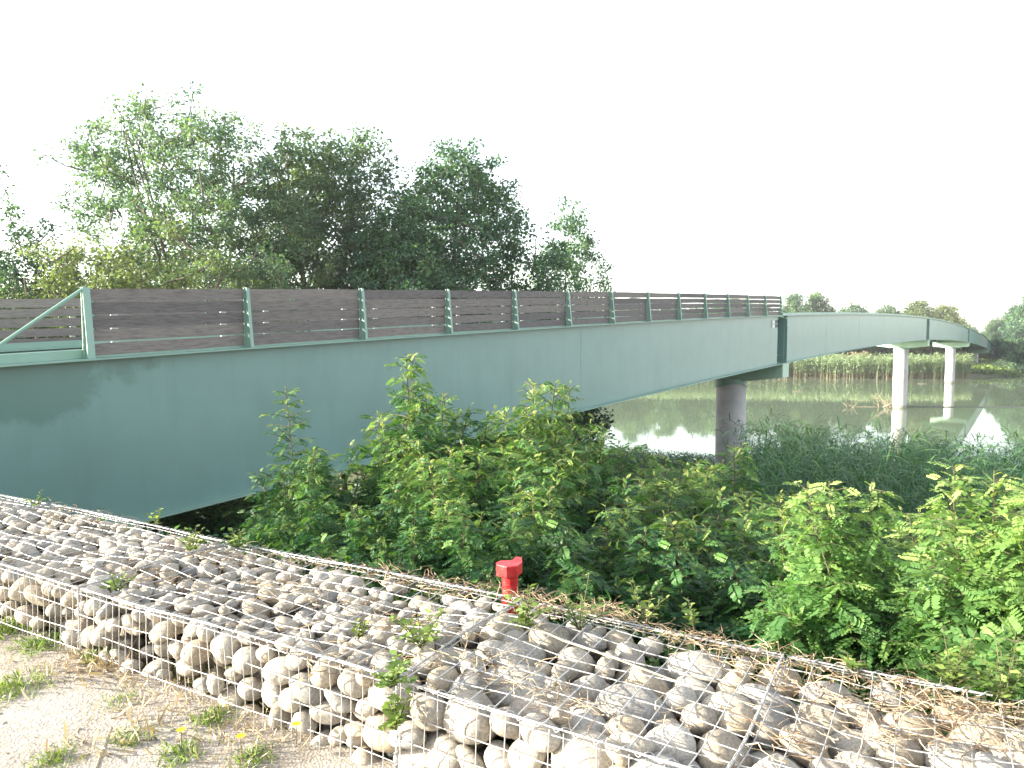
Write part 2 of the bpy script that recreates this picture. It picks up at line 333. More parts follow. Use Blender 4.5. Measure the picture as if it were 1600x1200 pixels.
for side in (0, 1):
    po = P0 if side == 0 else P1; sg = 1 if side == 0 else -1
    g = MB(); cuts = [S0]
    for s in PIERS: cuts += list(recess(s))
    cuts.append(SE)
    for i in range(0, len(cuts), 2):
        n = max(2, int((cuts[i + 1] - cuts[i]) / 1.0)); 
        ss = np.linspace(cuts[i], cuts[i + 1], n)
        # web plate: subdivided so that the dark patch attribute has somewhere to live
        rows = 9; V = []; T = []
        for s in ss:
            for r in range(rows + 1):
                h = r / rows; z = float(zt(s)) - .03 - h * (DEP - .06)
                V.append(bp(s, po + sg * (.24 + .004 * math.sin(s * 1.7 + h * 5)), z))
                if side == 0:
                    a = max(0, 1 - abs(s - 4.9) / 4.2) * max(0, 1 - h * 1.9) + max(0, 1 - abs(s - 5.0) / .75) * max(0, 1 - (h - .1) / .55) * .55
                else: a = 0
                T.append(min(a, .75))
        k = rows + 1
        Fq = [(a * k + r, a * k + r + 1, (a + 1) * k + r + 1, (a + 1) * k + r) for a in range(n - 1) for r in range(rows)]
        g.V.append(np.array(V)); g.F.append(np.array(Fq) + g.n); g.T.append(np.array(T)); g.n += len(V)
        # back sheet gives the web its thickness
        sweep(g, cuts[i], cuts[i + 1], rect(po + sg * .262, po + sg * .275, -DEP + .03, -.03) if sg > 0 else rect(po - .275, po - .262, -DEP + .03, -.03), 3, 0)
    for s in PIERS:
        a, b = recess(s); sweep(g, a, b, rect(*sorted((po + sg * .75, po + sg * .78)), -DEP + .03, -.03), 3, 0)
        for q in (a, b):
            sweep(g, q - .012, q + .012, rect(*sorted((po + sg * .245, po + sg * .76)), -DEP + .03, -.03), 3, 0)
        sweep(g, b + .05, b + .07, rect(*sorted((po + sg * .06, po + sg * .235)), -DEP + .03, -.03), 3, 0)
    for q in (22.3, 58.0, 70.0, 82.0, 94.0, 106.0, 130.0, 150.0, 170.0):
        sweep(g, q - .006, q + .006, rect(*sorted((po + sg * .2355, po + sg * .25)), -DEP + .035, -.035), 3, .1)
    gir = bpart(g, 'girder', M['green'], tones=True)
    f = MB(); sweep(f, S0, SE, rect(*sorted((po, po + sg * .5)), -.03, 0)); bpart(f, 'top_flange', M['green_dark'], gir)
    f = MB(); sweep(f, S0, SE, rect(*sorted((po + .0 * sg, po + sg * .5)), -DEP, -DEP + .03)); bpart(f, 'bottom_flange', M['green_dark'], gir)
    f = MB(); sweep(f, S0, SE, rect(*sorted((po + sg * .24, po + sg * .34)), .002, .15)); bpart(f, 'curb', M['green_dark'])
d = MB(); sweep(d, S0, SE, rect(P0 + .51, P1 - .51, -.28, -.06)); bpart(d, 'deck', M['green_dark'])
x = MB()
for s in np.arange(0, SE, 4.3):
    sweep(x, s, s + .18, rect(P0 + .8, P1 - .8, -1.1, -.285), 3)
bpart(x, 'cross_beams', M['green_dark'])
u_ = MB(); sweep(u_, 8, SE, rect(P0 + .52, P1 - .52, -DEP + .45, -DEP + .5), 3); bpart(u_, 'bottom_plate', M['green_dark'])
# web holes by the first joint, their light and shade painted as plates
for (pp, ds) in ((P0 + .2, -2.35), (P0 + .2, .62)):
    s = PIERS[0] + ds; z = float(zt(s))
    for i in range(2):
        for j in range(2):
            if ds > 0 and i: continue
            b = MB(); sweep(b, s + i * .55, s + i * .55 + (.5 if ds < 0 else .3), rect(pp, pp + .035, -.62 + j * .24 - .09, -.42 + j * .24 - .09))
            bpart(b, 'hole_plate', M['white'] if i == 0 else M['black'], label='pale square painted as light through a web hole' if i == 0 else 'dark square painted as shade inside a web hole')
for s in PIERS:
    # hammerhead across the bridge
    z = float(zt(s)) - DEP; hw = .66; m = MB()
    out = [(P0 + .02, z - .86), (PM - 1.4, z - 1.12), (PM + 1.4, z - 1.12), (P1 - .02, z - .86), (P1 - .02, z - .006), (P0 + .02, z - .006)]
    V = [bp(s - hw, p, q) for p, q in out] + [bp(s + hw, p, q) for p, q in out]
    Fq = [(0, 1, 4, 5), (1, 2, 3, 4), (11, 10, 7, 6), (10, 9, 8, 7)] + [(i, (i + 1) % 6, (i + 1) % 6 + 6, i + 6) for i in range(6)]
    m.add(V, Fq)
    pier = MB(); cx, cy, _ = bp(s, PM, 0); base = -16.0 if True else 0
    rr = .93; k = 28
    zz = np.array([z - 1.12, z - 1.125, -3 if z - 1.2 > -3 else z - 2, WL - .1, WL - 4]); pier.tube([(cx, cy, q) for q in zz], rr, k)
    po_ = bpart(pier, 'pier', M['concrete'], smooth=True)
    bpart(m, 'crosshead', M['green_pale'], po_)
    c = MB(); V = []
    for i in range(k):
        a = 2 * math.pi * i / k; V += [(cx + 1.02 * math.cos(a), cy + 1.02 * math.sin(a), z - 1.05), (cx + 1.02 * math.cos(a), cy + 1.02 * math.sin(a), z - 1.48 - .14 * math.cos(2 * a))]
    c.add(V, [(2 * i, 2 * i + 1, (2 * i + 3) % (2 * k), (2 * i + 2) % (2 * k)) for i in range(k)]); bpart(c, 'collar', M['green_dark'], po_, smooth=True)
# abutment where the girder enters the bank
ab = MB(); sweep(ab, -8.4, -7.05, rect(P0 - .4, P1 + .4, -4.5, -.4)); bpart(ab, 'abutment', M['concrete'])
# railing: posts and plank bays
SP = 3.08; FS = 5.97
def uvplank(mb_list, name, parent):
    pass
for side in (0, 1):
    po = P0 if side == 0 else P1; sg = 1 if side == 0 else -1
    nb = 13
    for k in range(nb + 1):
        s = FS + k * SP - .05; z = float(zt(s)); m = MB(); hh = 1.19
        # tapered fin across the flange, with outer and inner face plates
        def fin(s0, s1, o0, o1, i0, i1, z0=.002, z1=hh):
            c = [bp(s0, po + sg * o0, z + z0), bp(s1, po + sg * o0, z + z0), bp(s1, po + sg * i0, z + z0), bp(s0, po + sg * i0, z + z0),
                 bp(s0, po + sg * o1, z + z1), bp(s1, po + sg * o1, z + z1), bp(s1, po + sg * i1, z + z1), bp(s0, po + sg * i1, z + z1)]
            m.box(c)
        fin(s - .010, s + .010, .035, .155, .215, .215)
        if k == 0: fin(s - .06, s + .06, .022, .142, .034, .154)
        else: fin(s - .035, s + .035, .022, .142, .034, .154)
        fin(s - .05, s + .05, .2155, .2155, .226, .226)
        post = bpart(m, 'railing_post', M['green_dark'])
        bl = MB()
        for r in range(9):
            h = .10 + r * .128; o = .2155
            for dd in ((-.032,) if k else (-.035,)):
                c0 = bp(s + dd, po + sg * (o - .014), z + h); V = []
                for e in (-1, 1):
                    for (da, dz) in ((-1, -1), (1, -1), (1, 1), (-1, 1)): V.append(bp(s + dd + da * .008, po + sg * (o - .007 + e * .006), z + h + dz * .008))
                bl.box(V)
        bpart(bl, 'bolts', M['boltsteel'], post)
        if k == nb: continue
        # five planks of one bay
        V = []; Fq = []; T = []; U = []; n = 0
        for b in range(5):
            tone = rng.random(); gap = rng.uniform(.022, .036) + (.012 if k > 6 else 0); h0 = .035 + b * .232 + rng.normal(0, .003); w = .232 - gap
            sag = [rng.normal(0, .004) for _ in range(4)]; st = 6; off = rng.random() * 30
            for i in range(st + 1):
                ss = s + .055 + (SP - .11) * i / st if i else s + .045
                if i == st: ss = s + SP - .045
                zb = float(zt(ss)); wob = .004 * math.sin(i * 1.3 + off)
                for (dp, hz) in ((0, 0), (.042, 0), (.042, 1), (0, 1)):
                    e = sag[0] + (sag[1] - sag[0]) * i / st if hz == 0 else sag[2] + (sag[3] - sag[2]) * i / st
                    V.append(bp(ss, po + sg * (.229 + dp), zb + h0 + hz * w + e + wob)); T.append(tone)
                    U.append((off + ss * 1.6, off + (h0 + hz * w + dp) * 30))
            for i in range(st):
                for j in range(4): Fq.append((n + i * 4 + j, n + i * 4 + (j + 1) % 4, n + (i + 1) * 4 + (j + 1) % 4, n + (i + 1) * 4 + j))
            Fq += [(n + 3, n + 2, n + 1, n), tuple(n + st * 4 + j for j in range(4))]
            n = len(V)
        V = np.array(V) - np.array(bridge.location)
        me = idxmesh('plank_panel', V, Fq, False, T)
        uvl = me.uv_layers.new(name='UVMap'); U = np.array(U); li = np.array(Fq).ravel(); uvl.data.foreach_set('uv', U[li].astype(np.float32).ravel())
        link('plank_panel', me, M['wood'], bridge)
        # small spacer blocks showing pale in the gaps
        sb = MB()
        for b in range(1, 4):
            for e in (.16, .84):
                ss = s + SP * e; zb = float(zt(ss)) + .035 + b * .232 - .016 + .232 * 1 - .232
                V = [bp(ss + a, po + sg * (.232 + p_), zb + q_) for q_ in (-.010, .012) for (a, p_) in ((-.06, 0), (.06, 0), (.06, .03), (-.06, .03))]
                sb.box(V)
        bpart(sb, 'spacer_blocks', M['boltsteel'])
    if side == 0:
        b = MB(); s = FS - .1; b.tube([bp(s, P0 + .17, float(zt(s)) + 1.15), bp(s - 1.62, P0 + .17, float(zt(s - 1.6)) + .03)], .028, 8); bpart(b, 'brace', M['green_dark'], smooth=True)

# ---------------------------------------------------------------- gabion wall
GQ0, GQ1 = 2.10, 3.045; GT = -1.285; GB = -1.70
def wp(a, q, z): return (a * AW[0] + q * NW[0], a * AW[1] + q * NW[1], z)
BOUND = [-1.55, .49, 1.69, 3.74, 5.8, 7.85, 9.9]
def sag(a, q):                          # slack top mesh
    e = np.sin(np.clip((q - GQ0) / (GQ1 - GQ0), 0, 1) * np.pi); return -.022 * e * (np.sin(a * 2.6 + 1) + .6 * np.sin(a * 6.1 + q * 5)) - .014 * e - .007 * np.sin(a * 2.1)
# packed spheres
rad = np.concatenate([rng.uniform(.058, .112, 460), rng.uniform(.040, .074, 1500), rng.uniform(.056, .10, 380)]); na = len(rad)
aa0 = np.concatenate([rng.uniform(-1.5, 1.75, 460), rng.uniform(1.7, 6.6, 1500), rng.uniform(6.6, 9.9, 380)])
rad[rng.random(na) < .3] *= .6; hidep = np.where(rng.random(na) < .5, 0, rng.uniform(0, .04, na)); frdep = np.where(rng.random(na) < .5, 0, rng.uniform(0, .035, na))
lo = np.array([-1.55, GQ0, GB - .03]); hi = np.array([9.9, GQ1, GT])
S = rng.uniform(lo, hi, (na, 3)); S[:, 0] = aa0
order_r = rad
for it in range(130):
    mv = np.zeros_like(S)
    # neighbours through sorting windows
    o = np.argsort(S[:, 0]); P_ = S[o]; r_ = rad[o]
    for off in range(1, 110):
        d = P_[off:] - P_[:-off]; L = np.linalg.norm(d, axis=1) + 1e-9; ov = (r_[off:] + r_[:-off]) * .99 - L
        m = ov > 0; u = d / L[:, None] * (ov * m * .45)[:, None]
        mv[o[off:]] += u; mv[o[:-off]] -= u
    S += mv; S[:, 2] += .0006 * (S[:, 2] > GT - .25)
    for c in range(3):
        a_, b_ = lo[c] + rad * .78, hi[c] - rad * (.80 if c < 2 else .85)
        if c == 2: b_ = b_ - hidep * (S[:, 1] < GQ1 - .2)
        if c == 1: a_ = a_ + frdep
        S[:, c] = np.clip(S[:, c], a_, b_)
# cobble shapes
def cobble(seed):
    r = np.random.default_rng(seed); import bmesh
    bm = bmesh.new(); bmesh.ops.create_icosphere(bm, subdivisions=3, radius=1)
    V = np.array([v.co[:] for v in bm.verts]); Fq = np.array([[v.index for v in f.verts] for f in bm.faces]); bm.free()
    D = V.copy(); h = np.zeros(len(V))
    for k in range(7):
        w_ = r.normal(0, 1.5, 3); h += r.normal(0, .05) * np.sin(V @ w_ + r.uniform(0, 6))
    for k in range(3):                   # worn flats
        n_ = r.normal(size=3); n_ /= np.linalg.norm(n_); t = V @ n_; lim = r.uniform(.7, .9); h -= np.clip(t - lim, 0, 1) * .8
    D *= (1 + h)[:, None]; D *= np.array([r.uniform(1.05, 1.35), r.uniform(.85, 1.05), r.uniform(.66, .88)])
    return D, Fq
CB = [cobble(100 + i) for i in range(14)]
CM = []
for i, (V, Fq) in enumerate(CB):
    me = idxmesh('cobble', V, Fq, True); me.materials.append(M['stone']); CM.append(me)
aS = S[:, 0]; qS = S[:, 1]; zS = S[:, 2]
W = np.stack([aS * AW[0] + qS * NW[0], aS * AW[1] + qS * NW[1], zS + sag(aS, qS) * .8], -1)
vis = ((zS > GT - .26) | (qS < GQ0 + .26)) & (W[:, 1] > .3)
px = 800 + F * W[:, 0] / np.maximum(W[:, 1], .3); py = 600 + F * (-(W[:, 2]) / np.maximum(W[:, 1], .3) - .064)
inview = vis & (px > -40) & (px < 1640) & (py < 1240) & ((zS > GT - .2) | (qS < GQ0 + .13))
size = rad / np.maximum(W[:, 1], .3); cand = np.where(inview)[0]; cand = cand[np.argsort(-size[cand])][:300]; chosen = set(cand.tolist())
dist = W[:, 1]
mb_stuff = MB()
fx = []
from mathutils import Euler
for i in range(na):
    e = Euler((rng.uniform(-.5, .5), rng.uniform(-.5, .5), rng.uniform(0, 6.28)))
    if qS[i] < GQ0 + .16 and zS[i] < GT - .12 and rng.random() < .6: e = Euler((rng.uniform(-.4, .4) + math.pi / 2 * (rng.random() < .35), rng.uniform(-.6, .6), math.atan2(AW[1], AW[0]) + rng.uniform(-.4, .4)))
    k = rng.integers(14); sc_ = rad[i] * 1.0
    if i in chosen:
        o = bpy.data.objects.new('cobble', CM[k]); COL.objects.link(o); o.location = W[i]; o.rotation_euler = e; o.scale = (sc_,) * 3
        top = zS[i] > GT - .15
        near = aS[i] < BOUND[2]
        lab = ('rounded pale river cobble in the top layer of the ' if top else 'rounded cream river cobble behind the front mesh of the ') + ('nearer gabion baskets' if near else 'gabion baskets further left')
        tag(o, lab, 'stone', ('cobbles in the top layer of the ' if top else 'cobbles behind the front mesh of the ') + ('nearer gabions' if near else 'gabions further left'))
    elif vis[i] or rng.random() < .5:
        Rm = np.array(e.to_matrix()); V, Fq = CB[k]; mb_stuff.add((V * sc_) @ Rm.T + W[i], Fq, rng.random())
o = mb_stuff.build('packed_cobbles', M['stone'], smooth=True, tones=True)
tag(o, 'mass of smaller pale river cobbles filling the wire gabion wall', 'stones', kind='stuff')
# dark stony core so nothing shows through the basket
# wire baskets
def wv_line(P): return P
glab = ['nearest wire basket of cobbles at the lower right edge', 'short wire basket of cobbles with a green vine on its front corner',
        'wire basket of cobbles with the red marker post standing behind it', 'wire basket of cobbles beside the grassy foot of the path',
        'wire basket of cobbles near the left edge with slack thick top wires', 'farthest wire basket of cobbles under the green girder']
for gi in range(len(BOUND) - 1):
    a0, a1 = BOUND[gi] + .012, BOUND[gi + 1] - .012
    root = empty('gabion_basket', wp((a0 + a1) / 2, (GQ0 + GQ1) / 2, -1.66)); tag(root, glab[gi], 'gabion', 'wire gabion baskets forming the low stone wall')
    L0 = np.array(root.location)
    def zt_top(a, q): return GT + .012 + sag(a, q)
    def ww(a, q, z): return np.array(wp(a, q, z)) - L0
    rw = .0024
    tm = MB(); nA = max(2, round((a1 - a0) / .1)); nQ = 9
    jit = .006
    for j in range(nQ + 1):
        q = GQ0 + (GQ1 - GQ0) * j / nQ; aa = np.linspace(a0, a1, nA * 2 + 1); ph = rng.uniform(0, 6)
        tm.tube([ww(a, q + .007 * math.sin(a * 3.1 + ph), zt_top(a, q) + .006 * math.sin(a * 7 + ph)) for a in aa], rw * (1.15 if j in (0, nQ) else 1), 5)
    for i in range(nA + 1):
        a = a0 + (a1 - a0) * i / nA; qq = np.linspace(GQ0 - .002, GQ1 + .002, 19); ph = rng.uniform(0, 6)
        tm.tube([ww(a + .005 * math.sin(q * 5 + ph), q, zt_top(a, q) + .005 + .003 * math.sin(q * 9 + ph)) for q in qq], rw, 5)
    tm.build('top_mesh', M['wire'], root, smooth=True)
    fm = MB()
    for (qf, nz) in ((GQ0 - .008, 4), (GQ1 + .008, 2)):
        for j in range(nz + 1):
            h = -.02 - j * .1; aa = np.linspace(a0, a1, nA * 2 + 1); ph = rng.uniform(0, 6)
            fm.tube([ww(a, qf - .012 * math.sin(a * 4 + j + ph) * (qf < 2.5) * (j > 0), zt_top(a, qf) + h + .004 * math.sin(a * 5 + ph)) for a in aa], rw, 5)
        nv = max(3, round((a1 - a0) / (.055 if qf < 2.5 else .12)))
        for i in range(nv + 1):
            a = a0 + (a1 - a0) * i / nv; zz = np.linspace(0, -.43, 6); ph = rng.uniform(0, 6)
            fm.tube([ww(a + .003 * math.sin(z * 9 + ph), qf - .004 - .008 * math.sin(z * 8 + a * 3), zt_top(a, qf) + z) for z in zz], rw * .85, 5)
    fm.build('side_mesh', M['wire'], root, smooth=True)
    em = MB()
    for (q) in (GQ0 - .004, GQ1 + .004):
        aa = np.linspace(a0, a1, 40); em.tube([ww(a, q, zt_top(a, q) + .004) for a in aa], .0036, 6)
        t = np.linspace(0, 1, int((a1 - a0) / .05) * 14); em.tube([ww(a0 + (a1 - a0) * x_, q + .011 * math.cos(x_ * (a1 - a0) / .07 * 6.283), zt_top(a0 + (a1 - a0) * x_, q) + .004 + .011 * math.sin(x_ * (a1 - a0) / .07 * 6.283)) for x_ in t], .0017, 4)
    for a in (a0,):
        qq = np.linspace(GQ0, GQ1, 20); em.tube([ww(a - .004, q, zt_top(a, q) + .010) for q in qq], .0036, 6)
        t = np.linspace(0, 1, 260); em.tube([ww(a - .008 + .011 * math.cos(x_ * 26 * 6.283 / 2), GQ0 + (GQ1 - GQ0) * x_, zt_top(a, GQ0 + (GQ1 - GQ0) * x_) + .008 + .012 * math.sin(x_ * 26 * 6.283 / 2)) for x_ in t], .0017, 4)
        zz = np.linspace(0, -.42, 8); em.tube([ww(a - .006, GQ0 - .010, zt_top(a, GQ0) + z) for z in zz], .0036, 6)
        t = np.linspace(0, 1, 120); em.tube([ww(a - .006 + .011 * math.cos(x_ * 9 * 6.283), GQ0 - .012 + .011 * math.sin(x_ * 9 * 6.283), zt_top(a, GQ0) - .42 * x_) for x_ in t], .0017, 4)
    em.build('edge_spiral', M['wire'], root, smooth=True)

# ---------------------------------------------------------------- red marker post
mp = at(797, 940, 4.15); gz = float(ground_z(mp.x, mp.y)); topz = at(797, 873, 4.15).z
post = empty('marker_post', (mp.x, mp.y, gz - .012), R(8)); tag(post, 'short red painted metal marker post with a wedge shaped cap behind the gabion wall', 'marker post')
H = topz - gz
b = MB(); zz = np.linspace(-.2, H - .04, 6); b.tube([(0, 0, q) for q in zz], .046, 28); b.build('pipe', M['red'], post, smooth=True)
b = MB()
out = [(-.080, -.020), (-.030, -.072), (.030, -.060), (.072, .010), (.078, .070), (.046, .082), (.020, .050), (-.050, .052), (-.078, .020)]
n = len(out); bz = H - .082; tz = H - .012
lay = [(.90, bz), (1.0, bz + .006), (1.0, tz - .004), (.965, tz)]
V = []
for s_, z_ in lay:
    for (x_, y_) in out: V.append((x_ * s_, y_ * s_, z_ + (.010 if y_ > .06 and z_ > bz + .02 else 0)))
Fq = [(r * n + i, r * n + (i + 1) % n, (r + 1) * n + (i + 1) % n, (r + 1) * n + i) for r in range(3) for i in range(n)]
V = np.array(V); cen = len(V); V = np.vstack([V, [(0, 0, bz)], [(0, 0, tz)]])
Fq += [(i, cen, cen, (i + 1) % n) for i in range(0)]
me = bpy.data.meshes.new('cap'); me.from_pydata([tuple(v) for v in V], [], [tuple(f) for f in Fq] + [(cen, (i + 1) % n, i) for i in range(n)] + [(cen + 1, 3 * n + i, 3 * n + (i + 1) % n) for i in range(n)]); me.update()
link('cap', me, M['red'], post)

# ---------------------------------------------------------------- foliage tools
def rotm(d, roll):
    """columns: x along d, y sideways, z up-ish; d (k,3), roll (k,)"""
    d = d / (np.linalg.norm(d, axis=1)[:, None] + 1e-9); up = np.tile([0, 0, 1.], (len(d), 1))
    y = np.cross(up, d); y /= np.linalg.norm(y, axis=1)[:, None] + 1e-6; z = np.cross(d, y)
    c, s = np.cos(roll)[:, None], np.sin(roll)[:, None]; y2 = y * c + z * s; z2 = z * c - y * s
    return np.stack([d, y2, z2], -1)
def leaf_template(seed, pairs=9, droop=.35):
    """a pinnate leaf of unit length: (polys*6, 3)"""
    r = np.random.default_rng(seed); P = []
    def path(t): return np.array([t * (1 - .08 * t), 0, -droop * t * t])
    for i in range(pairs * 2 + 1):
        if i == pairs * 2: t = .97; base = path(t); dirv = np.array([1, 0, -.4])
        else:
            k = i // 2; sd = 1 if i % 2 else -1; t = .12 + .84 * k / pairs + (.02 if sd > 0 else 0); base = path(t)
            dirv = np.array([.38 + .25 * t, sd * 1.0, -.22 + r.normal(0, .15)])
        dirv /= np.linalg.norm(dirv); ln = (.265 - .12 * abs(t - .45)) * r.uniform(.88, 1.1) * (.85 if t > .85 else 1); wd = ln * .44
        side = np.cross([0, 0, 1], dirv); side /= np.linalg.norm(side); nz = np.cross(dirv, side)
        side = side * math.cos(.25) + nz * math.sin(.25) * r.choice([-1, 1])
        for (a, b) in ((.04, 0), (.35, .5), (.78, .42), (1.0, .06), (.78, -.42), (.35, -.5)): P.append(base + dirv * a * ln + side * b * wd)
    return np.array(P)
LT = [leaf_template(i, p, d) for i, (p, d) in enumerate([(9, .3), (10, .45), (8, .2), (10, .6), (9, .05), (8, .45)])]
def place(tmpl_list, pos, dirs, roll, size, tone, n):
    Vs = []; Ts = []; k = rng.integers(len(tmpl_list), size=len(pos)); RM = rotm(dirs, roll)
    for t in range(len(tmpl_list)):
        m = k == t
        if not m.any(): continue
        T = tmpl_list[t]; V = np.einsum('kij,pj->kpi', RM[m], T) * size[m][:, None, None] + pos[m][:, None]
        Vs.append(V.reshape(-1, 3)); Ts.append(np.repeat(tone[m], len(T) // n))
    return np.concatenate(Vs), np.concatenate(Ts)
def shrub_mesh(seed, h=2.4, stems=8, spread=.5, bushy=1.0, leafL=.2, spire=0, young=.5, pitch=.05):
    r = np.random.default_rng(seed); st = MB(); pos = []; dirs = []; size = []; tone = []
    for si in range(stems):
        az = r.uniform(0, 6.283); main = si < max(1, spire)
        hh = h * (1 if main else r.uniform(.55, .85)); out = (.12 if main else spread * r.uniform(.4, 1.1))
        t = np.linspace(0, 1, 14); cv = r.normal(0, .05, 2)
        P = np.stack([math.cos(az) * out * hh * .6 * t ** 1.3 + cv[0] * np.sin(t * 5), math.sin(az) * out * hh * .6 * t ** 1.3 + cv[1] * np.sin(t * 4), hh * t * (1 - .06 * out * t)], -1)
        st.tube(P, .014 * (1 - .85 * t) * (h / 2.4) + .0012, 4)
        ntw = int(36 * hh / 2.4 * bushy) + 5
        runs = [(P, .35, 1.0)]
        for k in range(ntw):
            tt = .12 + .86 * ((k + r.random()) / ntw) ** .85; p0 = np.array([np.interp(tt, t, P[:, c]) for c in range(3)])
            a2 = az + k * 2.4 + r.normal(0, .3); el = .45 + r.normal(0, .15); ln = ((1 - tt) * (.72 if not main else .55) + .13) * hh / 2.4 * r.uniform(.75, 1.2)
            u = np.linspace(0, 1, 5); Q = p0 + np.stack([math.cos(a2) * math.cos(el) * ln * u, math.sin(a2) * math.cos(el) * ln * u, math.sin(el) * ln * u - .18 * ln * u * u], -1)
            st.tube(Q, .004 * (1 - .8 * u) + .0008, 3); runs.append((Q, .15, tt))
        for (Q, t0, hgt) in runs:
            L = np.linalg.norm(np.diff(Q, axis=0), axis=1).sum(); nl = max(2, int(L * (1 - t0) / pitch)); sgn = r.uniform(0, 6)
            for k in range(nl + 1):
                u = t0 + (1 - t0) * (k + .3) / (nl + 1); i = u * (len(Q) - 1); i0 = min(int(i), len(Q) - 2); p = Q[i0] + (Q[i0 + 1] - Q[i0]) * (i - i0)
                d0 = Q[i0 + 1] - Q[i0]; d0 = d0 / np.linalg.norm(d0); a3 = sgn + k * 2.4
                tip = u > .93
                if Q is P: d = np.array([math.cos(a3), math.sin(a3), .3 + r.normal(0, .2)]) + d0 * (.2 + .9 * (u > .9))
                else:
                    sd = np.array([-d0[1], d0[0], 0]) * (1 if k % 2 else -1) / (math.hypot(d0[0], d0[1]) + 1e-6)
                    d = sd * 1.0 + np.array([d0[0], d0[1], d0[2] * .3]) * (.5 + 1.5 * (u > .88)) + np.array([0, 0, r.normal(-.05, .28)])
                s = leafL * r.uniform(.7, 1.15) * (1 - .32 * max(0, p[2] / h - .7) / .3) * (1 - .55 * max(0, u - .6) / .4)
                rel = p[2] / h
                pos.append(p); dirs.append(d); size.append(s)
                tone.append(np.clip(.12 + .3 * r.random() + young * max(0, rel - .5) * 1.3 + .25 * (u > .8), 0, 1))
    pos = np.array(pos); dirs = np.array(dirs); V, T = place(LT, pos, dirs, rng.normal(0, .5, len(pos)), np.array(size), np.array(tone), 6)
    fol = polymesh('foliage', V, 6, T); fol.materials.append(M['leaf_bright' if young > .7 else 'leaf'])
    stm = idxmesh('stems', np.concatenate(st.V), np.concatenate(st.F)); stm.materials.append(M['stem'])
    return stm, fol, h
SH = {
 'spire': shrub_mesh(1, 2.6, 7, .4, 1.5, .14, 1, .5, .05),
 'bush1': shrub_mesh(2, 2.4, 11, .75, 1.0, .19, 2, .5, .045),
 'bush2': shrub_mesh(3, 2.2, 12, .95, 1.1, .23, 1, .35, .045),
 'bush3': shrub_mesh(4, 2.3, 11, .85, 1.1, .18, 3, .6, .045),
 'low': shrub_mesh(5, 1.5, 13, 1.1, 1.7, .23, 0, .15, .045),
 'lush': shrub_mesh(6, 2.0, 12, .7, 1.6, .21, 3, .75, .042),
}
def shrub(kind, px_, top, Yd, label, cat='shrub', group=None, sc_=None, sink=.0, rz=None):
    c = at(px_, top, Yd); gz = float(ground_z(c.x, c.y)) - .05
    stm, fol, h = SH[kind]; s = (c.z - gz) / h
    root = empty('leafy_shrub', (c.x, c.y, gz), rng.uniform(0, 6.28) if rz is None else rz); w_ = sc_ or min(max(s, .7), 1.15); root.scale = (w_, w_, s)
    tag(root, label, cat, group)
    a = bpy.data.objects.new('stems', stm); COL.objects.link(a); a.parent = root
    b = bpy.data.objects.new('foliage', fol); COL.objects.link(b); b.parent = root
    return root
G1 = 'leafy shrubs filling the bank behind the gabion wall'
LB = 'dark green feathery shrub merging into the thicket behind the gabion wall'
shrub('spire', 462, 600, 7.6, 'slender dark young shrub standing alone against the green girder', group=G1)
shrub('bush1', 648, 548, 7.4, 'tallest pointed shrub in the thicket with a pale sunlit spire', group=G1)
shrub('spire', 702, 612, 8.2, 'thin shrub shoot just right of the tallest pointed shrub', group=G1)
shrub('bush3', 838, 590, 8.6, 'upright shrub with sunlit tip, left of the twin tips against the girder', group=G1)
shrub('spire', 872, 588, 9.2, 'middle one of three slim sunlit tips against the far girder', group=G1)
shrub('spire', 905, 592, 8.9, 'right one of three slim sunlit tips against the far girder', group=G1)
shrub('bush2', 575, 668, 7.9, 'rounded dark shrub left of the tallest pointed shrub', group=G1)
shrub('bush2', 765, 668, 7.2, 'rounded shrub above and behind the red marker post', group=G1)
shrub('bush3', 985, 690, 8.8, 'shrub right of the three slim tips, sloping towards the pier', group=G1)
shrub('bush1', 1160, 692, 8.6, 'shrub with a brownish sunlit tip right in front of the first pier', group=G1)
